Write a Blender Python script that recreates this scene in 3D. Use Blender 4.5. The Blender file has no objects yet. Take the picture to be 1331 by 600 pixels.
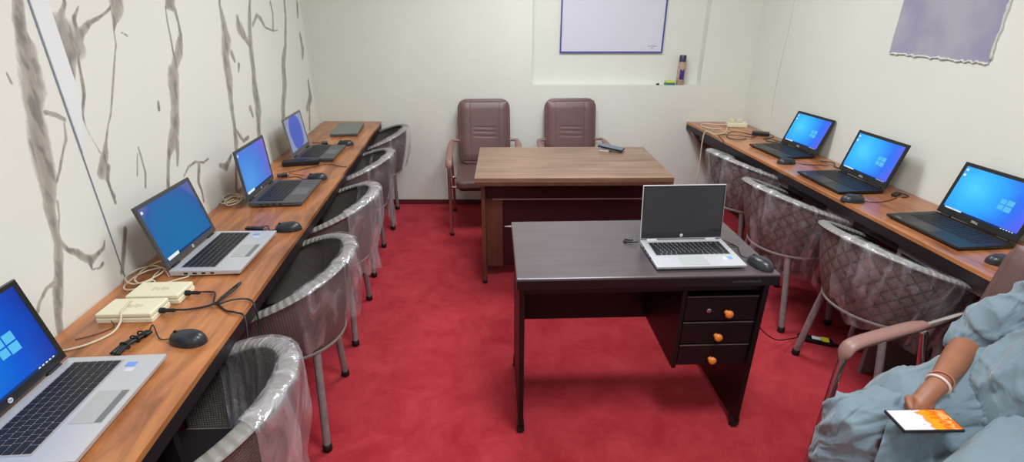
import bpy, math, random
import numpy as np
from mathutils import Vector, Matrix, noise
random.seed(7)
PI = math.pi
SC = bpy.context.scene
COL = SC.collection

def lin(c):
    return tuple(((v/255.0)/12.92 if v/255.0 <= 0.04045 else ((v/255.0+0.055)/1.055)**2.4) for v in c) + (1.0,)

# ------------------------------------------------------------------ camera, light, exposure
cam_d = bpy.data.cameras.new('camera'); cam = bpy.data.objects.new('camera', cam_d); COL.objects.link(cam)
cam_d.sensor_fit = 'HORIZONTAL'; cam_d.sensor_width = 36.0
cam_d.lens = 36.0*654.0/1331.0
cam_d.clip_start = 0.02
cam.location = (0, 0, 1.61)
cam.rotation_euler = (math.radians(90-23.6), 0, math.radians(-5.3))
SC.camera = cam

SC.view_settings.view_transform = 'Standard'
SC.view_settings.look = 'None'
SC.view_settings.gamma = 1.0
SC.view_settings.use_curve_mapping = False
SC.view_settings.exposure = -0.04

world = bpy.data.worlds.new('world'); SC.world = world; world.use_nodes = True
world.node_tree.nodes['Background'].inputs[0].default_value = (0.85, 0.92, 1.0, 1)
world.node_tree.nodes['Background'].inputs[1].default_value = 0.3

def area(name, loc, sx, sy, power, col=(.89, .957, 1.0), rot=(0, 0, 0)):
    d = bpy.data.lights.new(name, 'AREA'); d.shape = 'RECTANGLE'; d.size = sx; d.size_y = sy
    d.energy = power; d.color = col
    o = bpy.data.objects.new(name, d); o.location = loc; o.rotation_euler = rot; COL.objects.link(o)
    return o
area('ceiling_panel_light_rear', (0.55, 2.85, 2.62), 1.2, 0.6, 52)
area('ceiling_panel_light_front', (0.65, 0.85, 2.62), 0.6, 0.6, 49)
area('ceiling_panel_light_entry', (0.3, -0.9, 2.60), 0.55, 0.55, 30)

# ------------------------------------------------------------------ helpers
def new_mat(name):
    m = bpy.data.materials.new(name); m.use_nodes = True
    return m, m.node_tree, m.node_tree.nodes['Principled BSDF']

def mat(name, rgb, rough=.5, metal=0., spec=.5, var=0., vscale=8., bump=0., bscale=200., coat=0., var_rgb=None, stretch=None):
    m, nt, b = new_mat(name)
    b.inputs['Base Color'].default_value = lin(rgb)
    b.inputs['Roughness'].default_value = rough
    b.inputs['Metallic'].default_value = metal
    b.inputs['Specular IOR Level'].default_value = spec
    b.inputs['Coat Weight'].default_value = coat
    tc = nt.nodes.new('ShaderNodeTexCoord'); mp = nt.nodes.new('ShaderNodeMapping')
    nt.links.new(tc.outputs['Object'], mp.inputs[0])
    if stretch: mp.inputs['Scale'].default_value = stretch
    if var_rgb is not None or var > 0:
        n = nt.nodes.new('ShaderNodeTexNoise'); n.inputs['Scale'].default_value = vscale; n.inputs['Detail'].default_value = 5
        nt.links.new(mp.outputs[0], n.inputs['Vector'])
        r = nt.nodes.new('ShaderNodeValToRGB')
        r.color_ramp.elements[0].position = .32; r.color_ramp.elements[1].position = .68
        r.color_ramp.elements[0].color = lin(var_rgb if var_rgb else tuple(max(0, v*(1-var)) for v in rgb))
        r.color_ramp.elements[1].color = lin(rgb)
        nt.links.new(n.outputs[0], r.inputs[0]); nt.links.new(r.outputs[0], b.inputs['Base Color'])
    if bump > 0:
        n2 = nt.nodes.new('ShaderNodeTexNoise'); n2.inputs['Scale'].default_value = bscale; n2.inputs['Detail'].default_value = 4
        nt.links.new(mp.outputs[0], n2.inputs['Vector'])
        bp = nt.nodes.new('ShaderNodeBump'); bp.inputs['Strength'].default_value = bump; bp.inputs['Distance'].default_value = .004
        nt.links.new(n2.outputs[0], bp.inputs['Height']); nt.links.new(bp.outputs[0], b.inputs['Normal'])
    return m

def wood(name, dark, light, scale=(26, 1.6, 26), rough=.32, big=2.2, coat=.25, mid=.5):
    m, nt, b = new_mat(name); N = nt.nodes; L = nt.links
    tc = N.new('ShaderNodeTexCoord'); mp = N.new('ShaderNodeMapping'); mp.inputs['Scale'].default_value = scale
    L.new(tc.outputs['Object'], mp.inputs[0])
    n = N.new('ShaderNodeTexNoise'); n.inputs['Scale'].default_value = 1.0; n.inputs['Detail'].default_value = 8; n.inputs['Roughness'].default_value = .62; n.inputs['Distortion'].default_value = .9
    L.new(mp.outputs[0], n.inputs['Vector'])
    n2 = N.new('ShaderNodeTexNoise'); n2.inputs['Scale'].default_value = big; n2.inputs['Detail'].default_value = 3
    L.new(tc.outputs['Object'], n2.inputs['Vector'])
    mx = N.new('ShaderNodeMath'); mx.operation = 'MULTIPLY_ADD'; mx.inputs[1].default_value = .65
    ml = N.new('ShaderNodeMath'); ml.operation = 'MULTIPLY'; ml.inputs[1].default_value = .35
    L.new(n2.outputs[0], ml.inputs[0]); L.new(n.outputs[0], mx.inputs[0]); L.new(ml.outputs[0], mx.inputs[2])
    r = N.new('ShaderNodeValToRGB'); r.color_ramp.elements[0].position = .36; r.color_ramp.elements[1].position = .62
    r.color_ramp.elements[0].color = lin(dark); r.color_ramp.elements[1].color = lin(light)
    L.new(mx.outputs[0], r.inputs[0]); L.new(r.outputs[0], b.inputs['Base Color'])
    b.inputs['Roughness'].default_value = rough; b.inputs['Coat Weight'].default_value = coat; b.inputs['Coat Roughness'].default_value = .25
    return m

class MB:
    def __init__(s): s.v = []; s.f = []; s.uv = []; s.m = []; s.mi = 0
    def add(s, vs, fs, uvs=None, M=None):
        o = len(s.v)
        for i, p in enumerate(vs):
            p = Vector(p)
            if M is not None: p = M @ p
            s.v.append(tuple(p)); s.uv.append(uvs[i] if uvs else (0., 0.))
        for f in fs: s.f.append([o+i for i in f]); s.m.append(s.mi)
        return s
    def box(s, x0, x1, y0, y1, z0, z1, M=None):
        vs = [(x0,y0,z0),(x1,y0,z0),(x1,y1,z0),(x0,y1,z0),(x0,y0,z1),(x1,y0,z1),(x1,y1,z1),(x0,y1,z1)]
        return s.add(vs, [(3,2,1,0),(4,5,6,7),(0,1,5,4),(1,2,6,5),(2,3,7,6),(3,0,4,7)], M=M)
    def prism(s, pts, z0, z1, M=None):
        n = len(pts); vs = [(x,y,z0) for x,y in pts]+[(x,y,z1) for x,y in pts]
        fs = [tuple(range(n-1,-1,-1)), tuple(range(n,2*n))]+[(i,(i+1)%n,n+(i+1)%n,n+i) for i in range(n)]
        return s.add(vs, fs, M=M)
    def tube(s, pts, r, n=10, cap=True, closed=False, flat=1.0, M=None):
        pts = [Vector(p) for p in pts]; k = len(pts)
        rs = r if isinstance(r, (list, tuple)) else [r]*k
        vs = []; prev = None
        for i, p in enumerate(pts):
            if closed: t = pts[(i+1) % k]-pts[i-1]
            else: t = pts[min(i+1,k-1)]-pts[max(i-1,0)]
            if t.length < 1e-9: t = Vector((0,0,1))
            t.normalize()
            if prev is None:
                up = Vector((0,0,1)) if abs(t.z) < .9 else Vector((1,0,0))
                a = t.cross(up).normalized()
            else:
                a = (prev - t*prev.dot(t))
                a = a.normalized() if a.length > 1e-6 else t.orthogonal().normalized()
            prev = a; b = t.cross(a)
            for j in range(n):
                q = 2*PI*j/n
                vs.append(tuple(p + (a*math.cos(q) + b*math.sin(q)*flat)*rs[i]))
        fs = []
        for i in range(k if closed else k-1):
            i2 = (i+1) % k
            for j in range(n): fs.append((i*n+j, i*n+(j+1)%n, i2*n+(j+1)%n, i2*n+j))
        if cap and not closed:
            fs.append(tuple(range(n-1,-1,-1))); fs.append(tuple((k-1)*n+j for j in range(n)))
        return s.add(vs, fs, M=M)
    def lathe(s, prof, n=20, M=None):
        vs = []; fs = []
        for (r, z) in prof:
            for j in range(n): vs.append((r*math.cos(2*PI*j/n), r*math.sin(2*PI*j/n), z))
        for i in range(len(prof)-1):
            for j in range(n): fs.append((i*n+j, i*n+(j+1)%n, (i+1)*n+(j+1)%n, (i+1)*n+j))
        fs.append(tuple(range(n-1,-1,-1))); fs.append(tuple((len(prof)-1)*n+j for j in range(n)))
        return s.add(vs, fs, M=M)
    def grid(s, fn, nu, nv, M=None, closed_u=False):
        vs = []; uvs = []; fs = []
        for j in range(nv+1):
            for i in range(nu+1):
                u = i/nu; v = j/nv; vs.append(fn(u, v)); uvs.append((u, v))
        for j in range(nv):
            for i in range(nu):
                a = j*(nu+1)+i; fs.append((a, a+1, a+nu+2, a+nu+1))
        return s.add(vs, fs, uvs, M)
    def build(s, name, material, parent=None, smooth=False, bevel=0., seg=2, solid=0., subsurf=0, angle=None, fix=True):
        me = bpy.data.meshes.new(name); me.from_pydata(s.v, [], s.f)
        mats = material if isinstance(material, (list, tuple)) else [material]
        for mm in mats: me.materials.append(mm)
        if len(mats) > 1: me.polygons.foreach_set('material_index', s.m)
        uvl = me.uv_layers.new(name='UVMap')
        li = np.empty(len(me.loops), dtype=np.int32); me.loops.foreach_get('vertex_index', li)
        uvl.data.foreach_set('uv', np.array(s.uv, dtype=np.float32)[li].ravel())
        if smooth: me.polygons.foreach_set('use_smooth', [True]*len(me.polygons))
        me.update()
        if smooth and angle: me.set_sharp_from_angle(angle=math.radians(angle))
        o = bpy.data.objects.new(name, me); COL.objects.link(o)
        if parent is not None: o.parent = parent
        if solid:
            d = o.modifiers.new('solid', 'SOLIDIFY'); d.thickness = solid; d.offset = 0
        if bevel:
            d = o.modifiers.new('bevel', 'BEVEL'); d.width = bevel; d.segments = seg; d.limit_method = 'ANGLE'; d.angle_limit = math.radians(40)
            d.harden_normals = False
        if subsurf:
            d = o.modifiers.new('sub', 'SUBSURF'); d.levels = subsurf; d.render_levels = subsurf
        return o

def smooth_path(pts, n=6, closed=False):
    pts = [Vector(p) for p in pts]; k = len(pts); out = []
    rng = k if closed else k-1
    for i in range(rng):
        if closed: p0, p1, p2, p3 = pts[i-1], pts[i], pts[(i+1)%k], pts[(i+2)%k]
        else: p0, p1, p2, p3 = pts[max(i-1,0)], pts[i], pts[i+1], pts[min(i+2,k-1)]
        for j in range(n):
            t = j/n
            out.append(.5*((2*p1)+(-p0+p2)*t+(2*p0-5*p1+4*p2-p3)*t*t+(-p0+3*p1-3*p2+p3)*t**3))
    if not closed: out.append(pts[-1])
    return out

def tag(o, label, cat, group=None, kind=None):
    o['label'] = label
    if cat: o['category'] = cat
    if group: o['group'] = group
    if kind: o['kind'] = kind
    return o
def thing(name, label, cat, loc=(0,0,0), rz=0., group=None):
    o = bpy.data.objects.new(name, None); o.empty_display_size = .1; COL.objects.link(o)
    o.location = loc; o.rotation_euler = (0, 0, rz)
    return tag(o, label, cat, group)
def struct(o, label):
    o['kind'] = 'structure'; o['label'] = label; o['category'] = o.name.split('_')[0]; return o
CH = {}
def kids(o): return [c for c in COL.objects if c.parent == o]
def copy_tree(o, parent=None):
    c = o.copy(); COL.objects.link(c); c.parent = parent
    for ch in kids(o): copy_tree(ch, c)
    return c
def sm(a, b, x):
    t = min(1, max(0, (x-a)/(b-a))); return t*t*(3-2*t)
def text_mb(s, size, depth):
    c = bpy.data.curves.new('t', 'FONT'); c.body = s; c.size = size; c.extrude = depth; c.align_x = 'CENTER'; c.align_y = 'CENTER'; c.resolution_u = 3
    o = bpy.data.objects.new('t', c); COL.objects.link(o)
    dg = bpy.context.evaluated_depsgraph_get(); me = bpy.data.meshes.new_from_object(o.evaluated_get(dg))
    vs = [tuple(v.co) for v in me.vertices]; fs = [tuple(p.vertices) for p in me.polygons]
    bpy.data.objects.remove(o); bpy.data.curves.remove(c); bpy.data.meshes.remove(me)
    return vs, fs

# ------------------------------------------------------------------ materials
M_plaster = mat('cream_plaster', (221, 221, 211), .75, spec=.25, var=.03, vscale=1.5, bump=.12, bscale=40)
M_ceiling = mat('white_ceiling', (232, 230, 224), .8, bump=.05)
M_base = mat('maroon_skirting', (96, 22, 34), .7, bump=.2, bscale=120)
M_counter = wood('orange_brown_laminate', (104, 56, 32), (196, 126, 74), scale=(15, 2.2, 15), rough=.3, coat=.12)
M_rcounter = wood('orange_brown_laminate_right', (112, 62, 38), (196, 128, 80), scale=(15, 2.2, 15), rough=.28, coat=.2)
M_desktop = wood('walnut_laminate', (104, 78, 62), (146, 115, 92), scale=(1.3, 22, 22), rough=.38, coat=.15)
M_deskside = wood('walnut_edge', (78, 46, 36), (108, 70, 54), scale=(22, 22, 2), rough=.4)
M_maroon = mat('dark_maroon_board', (46, 20, 24), .35, var=.2, vscale=6)
M_groove = mat('pale_edge_strip', (150, 130, 126), .4)
M_blackwood = mat('black_brown_veneer', (22, 13, 16), .42, spec=.35, var=.3, vscale=9)
M_blacktop = wood('black_brown_top', (64, 54, 57), (82, 71, 74), scale=(1.5, 22, 22), rough=.36, coat=.6)  # grey haze reflected by the near-black top is put into its colour
M_darkpanel = mat('dark_counter_panel', (34, 24, 28), .5)
M_greyboard = mat('grey_brown_board', (118, 106, 104), .5)
M_gusset = mat('mauve_brown_board', (134, 112, 104), .5)
M_silver = mat('silver_laptop_shell', (196, 197, 200), .33, metal=.35)
M_darkshell = mat('dark_grey_shell', (86, 86, 88), .4, metal=.3)
M_greyshell = mat('grey_green_shell', (122, 128, 122), .4, metal=.3)
M_black = mat('black_plastic', (20, 20, 23), .38)
M_blackm = mat('matte_black', (14, 14, 16), .55)
M_key = mat('black_keys', (24, 24, 27), .5)
M_keywell = mat('key_well', (168, 168, 172), .5, metal=.2)
M_keywell_d = mat('key_well_dark', (48, 48, 56), .45)
M_keyg = mat('dark_grey_keys', (40, 40, 43), .5)
M_pad = mat('touchpad_grey', (178, 180, 178), .35, metal=.25)
M_padd = mat('touchpad_dark', (40, 40, 44), .35)
M_padg = mat('touchpad_mid_grey', (96, 96, 98), .35)
M_mouse = mat('mouse_dark_grey', (40, 41, 46), .33, spec=.5)
M_cream = mat('cream_plastic', (226, 220, 190), .4)
M_creamcord = mat('cream_cord', (206, 192, 168), .5)
M_rim = mat('grey_woven_rim', (128, 125, 119), .5, bump=.0)
M_tubegrey = mat('grey_wrapped_tube', (142, 130, 130), .3, var=.15, vscale=40)
M_leather = mat('brown_leather', (108, 80, 78), .36, var=.1, vscale=6, bump=.25, bscale=260)  # brown raised so the colour holds some of the leather's highlight sheen
M_armpad = mat('brown_arm_pad', (140, 104, 96), .42)
M_chrome = mat('chrome_tube', (196, 190, 188), .18, metal=.95)
M_blue = mat('blue_board_frame', (62, 74, 146), .4)
M_wb = mat('whiteboard_face', (206, 206, 216), .22, spec=.6)
M_orange = mat('orange_wood_knob', (204, 116, 40), .3, coat=.3)
M_skin = mat('brown_skin', (150, 96, 70), .5, var=.12, vscale=14, bump=.1, bscale=300)
M_hair = mat('black_hair', (22, 18, 18), .5)
M_white = mat('white_plastic', (232, 232, 232), .4)
M_trim = mat('pale_joint_strip', (226, 228, 228), .25, spec=.6)
M_joint = mat('dark_joint_line', (128, 132, 142), .5)

def rib(m, scale, strength, axis='UV', rgb2=None):
    """adds a woven ribbing along u to a material's bump"""
    nt = m.node_tree; b = nt.nodes['Principled BSDF']
    tc = nt.nodes.new('ShaderNodeTexCoord'); sp = nt.nodes.new('ShaderNodeSeparateXYZ'); nt.links.new(tc.outputs['UV'], sp.inputs[0])
    mu = nt.nodes.new('ShaderNodeMath'); mu.operation = 'MULTIPLY'; mu.inputs[1].default_value = scale; nt.links.new(sp.outputs[0], mu.inputs[0])
    sn = nt.nodes.new('ShaderNodeMath'); sn.operation = 'SINE'; nt.links.new(mu.outputs[0], sn.inputs[0])
    bp = nt.nodes.new('ShaderNodeBump'); bp.inputs['Strength'].default_value = strength; bp.inputs['Distance'].default_value = .004
    nt.links.new(sn.outputs[0], bp.inputs['Height']); nt.links.new(bp.outputs[0], b.inputs['Normal'])
rib(M_rim, 330, .4)

def make_weave(name, dia, c0, c1):
    m, nt, b = new_mat(name); N = nt.nodes; L = nt.links
    tc = N.new('ShaderNodeTexCoord'); sp = N.new('ShaderNodeSeparateXYZ'); L.new(tc.outputs['UV'], sp.inputs[0])
    def lincomb(a, bb):
        p = N.new('ShaderNodeMath'); p.operation = 'MULTIPLY'; p.inputs[1].default_value = a; L.new(sp.outputs[0], p.inputs[0])
        q = N.new('ShaderNodeMath'); q.operation = 'MULTIPLY_ADD'; q.inputs[1].default_value = bb; L.new(sp.outputs[1], q.inputs[0]); L.new(p.outputs[0], q.inputs[2])
        s_ = N.new('ShaderNodeMath'); s_.operation = 'SINE'; L.new(q.outputs[0], s_.inputs[0])
        ab = N.new('ShaderNodeMath'); ab.operation = 'ABSOLUTE'; L.new(s_.outputs[0], ab.inputs[0]); return ab
    d1 = lincomb(62, 15.7); d2 = lincomb(62, -15.7)
    mn = N.new('ShaderNodeMath'); mn.operation = 'MINIMUM'; L.new(d1.outputs[0], mn.inputs[0]); L.new(d2.outputs[0], mn.inputs[1])
    f1 = lincomb(0, 110); f2 = lincomb(420, 0)
    fm = N.new('ShaderNodeMath'); fm.operation = 'MULTIPLY'; L.new(f1.outputs[0], fm.inputs[0]); L.new(f2.outputs[0], fm.inputs[1])
    pw = N.new('ShaderNodeMath'); pw.operation = 'POWER'; pw.inputs[1].default_value = dia; L.new(mn.outputs[0], pw.inputs[0])
    sm_ = N.new('ShaderNodeMath'); sm_.operation = 'MULTIPLY_ADD'; sm_.inputs[1].default_value = .35; L.new(fm.outputs[0], sm_.inputs[0]); L.new(pw.outputs[0], sm_.inputs[2])
    r = N.new('ShaderNodeValToRGB'); r.color_ramp.elements[0].position = .25; r.color_ramp.elements[1].position = 1.0
    r.color_ramp.elements[0].color = lin(c0); r.color_ramp.elements[1].color = lin(c1)
    L.new(sm_.outputs[0], r.inputs[0]); L.new(r.outputs[0], b.inputs['Base Color'])
    bp = N.new('ShaderNodeBump'); bp.inputs['Strength'].default_value = .6; bp.inputs['Distance'].default_value = .006
    L.new(sm_.outputs[0], bp.inputs['Height']); L.new(bp.outputs[0], b.inputs['Normal'])
    b.inputs['Roughness'].default_value = .45
    return m
M_weave = make_weave('brown_grey_quilted_weave', .5, (66, 52, 52), (110, 92, 88))
M_weave_l = make_weave('dark_grey_weave', .04, (40, 36, 36), (92, 84, 80))

def make_film(name, lo, hi):
    m = bpy.data.materials.new(name); m.use_nodes = True; nt = m.node_tree; N = nt.nodes; L = nt.links
    for n in list(N): N.remove(n)
    out = N.new('ShaderNodeOutputMaterial'); mix = N.new('ShaderNodeMixShader'); tr = N.new('ShaderNodeBsdfTransparent')
    gl = N.new('ShaderNodeBsdfGlossy'); gl.inputs['Roughness'].default_value = .22; gl.inputs['Color'].default_value = (.85, .85, .9, 1)
    di = N.new('ShaderNodeBsdfDiffuse'); di.inputs['Color'].default_value = (.75, .73, .76, 1)
    m2 = N.new('ShaderNodeMixShader'); m2.inputs[0].default_value = .5; L.new(di.outputs[0], m2.inputs[1]); L.new(gl.outputs[0], m2.inputs[2])
    tc = N.new('ShaderNodeTexCoord'); mp = N.new('ShaderNodeMapping'); mp.inputs['Scale'].default_value = (5, 5, 1.5); mp.inputs['Rotation'].default_value = (.3, .35, .2)
    L.new(tc.outputs['Object'], mp.inputs[0])
    n = N.new('ShaderNodeTexNoise'); n.inputs['Scale'].default_value = 2.2; n.inputs['Detail'].default_value = 3.5; n.inputs['Distortion'].default_value = 1.2
    L.new(mp.outputs[0], n.inputs['Vector'])
    r = N.new('ShaderNodeValToRGB'); r.color_ramp.elements[0].position = .46; r.color_ramp.elements[1].position = .70  # uneven opacity paints white highlight streaks into the film
    r.color_ramp.elements[0].color = (lo, lo, lo, 1); r.color_ramp.elements[1].color = (hi, hi, hi, 1)
    L.new(n.outputs[0], r.inputs[0])
    L.new(r.outputs[0], mix.inputs[0]); L.new(tr.outputs[0], mix.inputs[1]); L.new(m2.outputs[0], mix.inputs[2]); L.new(mix.outputs[0], out.inputs[0])
    bp = N.new('ShaderNodeBump'); bp.inputs['Strength'].default_value = 1.0; bp.inputs['Distance'].default_value = .03
    L.new(n.outputs[0], bp.inputs['Height']); L.new(bp.outputs[0], gl.inputs['Normal']); L.new(bp.outputs[0], di.inputs['Normal'])
    return m
M_film = make_film('clear_plastic_film', .06, .46)
M_milky = make_film('milky_plastic_film', .24, .62)

def make_carpet():
    m, nt, b = new_mat('red_carpet'); N = nt.nodes; L = nt.links
    tc = N.new('ShaderNodeTexCoord')
    n = N.new('ShaderNodeTexNoise'); n.inputs['Scale'].default_value = 5.5; n.inputs['Detail'].default_value = 9; n.inputs['Roughness'].default_value = .72; n.inputs['Distortion'].default_value = .5
    L.new(tc.outputs['Object'], n.inputs['Vector'])
    r = N.new('ShaderNodeValToRGB'); r.color_ramp.elements[0].position = .35; r.color_ramp.elements[1].position = .7
    r.color_ramp.elements[0].color = lin((172, 40, 50)); r.color_ramp.elements[1].color = lin((200, 66, 74))
    L.new(n.outputs[0], r.inputs[0])
    f = N.new('ShaderNodeTexNoise'); f.inputs['Scale'].default_value = 240; f.inputs['Detail'].default_value = 3
    L.new(tc.outputs['Object'], f.inputs['Vector'])
    mx = N.new('ShaderNodeMixRGB'); mx.blend_type = 'MULTIPLY'; mx.inputs[0].default_value = .25
    L.new(r.outputs[0], mx.inputs[1]); L.new(f.outputs[0], mx.inputs[2]); L.new(mx.outputs[0], b.inputs['Base Color'])
    b.inputs['Roughness'].default_value = .95; b.inputs['Specular IOR Level'].default_value = .1
    b.inputs['Sheen Weight'].default_value = .35; b.inputs['Sheen Tint'].default_value = lin((230, 120, 130))
    ad = N.new('ShaderNodeMath'); ad.operation = 'ADD'; L.new(n.outputs[0], ad.inputs[0]); L.new(f.outputs[0], ad.inputs[1])
    bp = N.new('ShaderNodeBump'); bp.inputs['Strength'].default_value = .5; bp.inputs['Distance'].default_value = .012
    L.new(ad.outputs[0], bp.inputs['Height']); L.new(bp.outputs[0], b.inputs['Normal'])
    return m
M_carpet = make_carpet()

def make_marble():
    m, nt, b = new_mat('veined_marble_sheet'); N = nt.nodes; L = nt.links
    at = N.new('ShaderNodeAttribute'); at.attribute_name = 'vein'
    tc = N.new('ShaderNodeTexCoord'); mp = N.new('ShaderNodeMapping'); mp.inputs['Scale'].default_value = (1, 1, .5)
    L.new(tc.outputs['Object'], mp.inputs[0])
    n = N.new('ShaderNodeTexNoise'); n.inputs['Scale'].default_value = 42; n.inputs['Detail'].default_value = 7; n.inputs['Roughness'].default_value = .68
    L.new(mp.outputs[0], n.inputs['Vector'])
    a = N.new('ShaderNodeMath'); a.operation = 'MULTIPLY_ADD'; a.inputs[1].default_value = 1.0; a.inputs[2].default_value = -.56
    L.new(n.outputs[0], a.inputs[0])
    nb = N.new('ShaderNodeTexNoise'); nb.inputs['Scale'].default_value = 11; nb.inputs['Detail'].default_value = 3; L.new(mp.outputs[0], nb.inputs['Vector'])
    ab = N.new('ShaderNodeMath'); ab.operation = 'MULTIPLY_ADD'; ab.inputs[1].default_value = 1.3; ab.inputs[2].default_value = -.68; L.new(nb.outputs[0], ab.inputs[0])
    a2 = N.new('ShaderNodeMath'); a2.operation = 'MULTIPLY_ADD'; a2.inputs[1].default_value = .6; L.new(a.outputs[0], a2.inputs[0]); L.new(ab.outputs[0], a2.inputs[2])
    s_ = N.new('ShaderNodeMath'); s_.operation = 'ADD'; L.new(at.outputs['Fac'], s_.inputs[0]); L.new(a2.outputs[0], s_.inputs[1])
    r = N.new('ShaderNodeValToRGB'); cr = r.color_ramp
    cr.elements[0].position = .36; cr.elements[0].color = lin((225, 224, 215))
    cr.elements[1].position = .52; cr.elements[1].color = lin((172, 168, 160))
    e = cr.elements.new(.43); e.color = lin((202, 197, 187))
    e = cr.elements.new(.80); e.color = lin((150, 146, 140))
    md = N.new('ShaderNodeMath'); md.operation = 'MULTIPLY_ADD'; md.inputs[1].default_value = .5; md.inputs[2].default_value = .5
    L.new(s_.outputs[0], md.inputs[0]); L.new(md.outputs[0], r.inputs[0])
    # inner streaks of the wide veins
    mp2 = N.new('ShaderNodeMapping'); mp2.inputs['Scale'].default_value = (1, 4.5, 1.8); L.new(tc.outputs['Object'], mp2.inputs[0])
    n2 = N.new('ShaderNodeTexNoise'); n2.inputs['Scale'].default_value = 6; n2.inputs['Detail'].default_value = 7; n2.inputs['Distortion'].default_value = 1.0
    L.new(mp2.outputs[0], n2.inputs['Vector'])
    r2 = N.new('ShaderNodeValToRGB'); r2.color_ramp.elements[0].position = .40; r2.color_ramp.elements[1].position = .56
    r2.color_ramp.elements[0].color = (.72, .71, .71, 1); r2.color_ramp.elements[1].color = (1.18, 1.15, 1.09, 1)
    L.new(n2.outputs[0], r2.inputs[0])
    r3 = N.new('ShaderNodeValToRGB'); r3.color_ramp.elements[0].position = .5; r3.color_ramp.elements[1].position = .6
    L.new(md.outputs[0], r3.inputs[0])
    mx = N.new('ShaderNodeMixRGB'); mx.blend_type = 'MULTIPLY'; L.new(r3.outputs[0], mx.inputs[0]); L.new(r.outputs[0], mx.inputs[1]); L.new(r2.outputs[0], mx.inputs[2])
    L.new(mx.outputs[0], b.inputs['Base Color'])
    b.inputs['Roughness'].default_value = .3; b.inputs['Specular IOR Level'].default_value = .35
    return m
M_marble = make_marble()

def make_screen(name, stops, centre, strength, radius=.9):
    """a lit wallpaper: radial blend in the panel's own uv"""
    m = bpy.data.materials.new(name); m.use_nodes = True; nt = m.node_tree; N = nt.nodes; L = nt.links
    for n in list(N): N.remove(n)
    out = N.new('ShaderNodeOutputMaterial'); em = N.new('ShaderNodeEmission'); gl = N.new('ShaderNodeBsdfGlossy'); gl.inputs['Roughness'].default_value = .25
    gl.inputs['Color'].default_value = (.04, .04, .05, 1)
    ad = N.new('ShaderNodeAddShader'); L.new(em.outputs[0], ad.inputs[0]); L.new(gl.outputs[0], ad.inputs[1]); L.new(ad.outputs[0], out.inputs[0])
    tc = N.new('ShaderNodeTexCoord'); mp = N.new('ShaderNodeMapping'); mp.vector_type = 'POINT'
    mp.inputs['Location'].default_value = (-centre[0]/radius, -centre[1]*.62/radius, 0); mp.inputs['Scale'].default_value = (1/radius, .62/radius, 1)
    L.new(tc.outputs['UV'], mp.inputs[0])
    g = N.new('ShaderNodeVectorMath'); g.operation = 'LENGTH'; L.new(mp.outputs[0], g.inputs[0])
    n = N.new('ShaderNodeTexNoise'); n.inputs['Scale'].default_value = 3; L.new(tc.outputs['UV'], n.inputs['Vector'])
    a = N.new('ShaderNodeMath'); a.operation = 'MULTIPLY_ADD'; a.inputs[1].default_value = .22; L.new(n.outputs[0], a.inputs[0])
    sb = N.new('ShaderNodeMath'); sb.operation = 'ADD'; sb.inputs[1].default_value = -.11; L.new(g.outputs['Value'], a.inputs[2]); L.new(a.outputs[0], sb.inputs[0])
    r = N.new('ShaderNodeValToRGB'); cr = r.color_ramp
    cr.elements[0].position = stops[0][0]; cr.elements[0].color = lin(stops[0][1]); cr.elements[1].position = stops[-1][0]; cr.elements[1].color = lin(stops[-1][1])
    for p, c in stops[1:-1]:
        e = cr.elements.new(p); e.color = lin(c)
    L.new(sb.outputs[0], r.inputs[0]); L.new(r.outputs[0], em.inputs[0]); em.inputs[1].default_value = strength
    return m
S_cyan = make_screen('lit_cyan_wallpaper', [(0, (70, 200, 250)), (.35, (40, 165, 245)), (.65, (36, 110, 235)), (1, (100, 84, 235))], (.25, .6), 1.12)
S_mid = make_screen('lit_blue_wallpaper', [(0, (90, 165, 240)), (.45, (80, 140, 232)), (.75, (96, 122, 222)), (1, (128, 112, 214))], (.2, .2), .92)
S_near = make_screen('lit_bright_blue_wallpaper', [(0, (60, 190, 250)), (.3, (10, 130, 235)), (.7, (6, 90, 215)), (1, (20, 60, 170))], (.12, .5), .95)
S_dark = make_screen('lit_deep_blue_wallpaper', [(0, (24, 118, 178)), (.5, (34, 112, 176)), (.66, (44, 100, 172)), (.72, (92, 104, 172)), (1, (104, 112, 172))], (.45, .12), .88)
S_oval = make_screen('lit_blue_oval_wallpaper', [(0, (78, 104, 190)), (.55, (92, 104, 196)), (.62, (150, 160, 190)), (1, (146, 158, 180))], (.5, .5), .9, .6)
def emit(name, rgb, s):
    m = bpy.data.materials.new(name); m.use_nodes = True; nt = m.node_tree
    for n in list(nt.nodes): nt.nodes.remove(n)
    o = nt.nodes.new('ShaderNodeOutputMaterial'); e = nt.nodes.new('ShaderNodeEmission'); e.inputs[0].default_value = lin(rgb); e.inputs[1].default_value = s
    nt.links.new(e.outputs[0], o.inputs[0]); return m
E_white = emit('lit_white_ui', (235, 245, 255), .95)
E_logo = emit('lit_logo_panes', (96, 200, 250), .95)
E_bar = emit('lit_taskbar', (40, 70, 130), .8)
M_offscreen = mat('dark_glossy_screen', (26, 32, 40), .12, spec=.6, coat=.3)
M_bezel = mat('black_bezel', (34, 34, 37), .3)
M_bezelm = mat('dark_grey_bezel', (66, 66, 68), .4)
M_bezelg = mat('grey_bezel', (96, 96, 98), .4)
M_hpmark = mat('pale_mark', (205, 208, 214), .3)
M_sticker = mat('blue_sticker', (110, 150, 220), .4)
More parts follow.
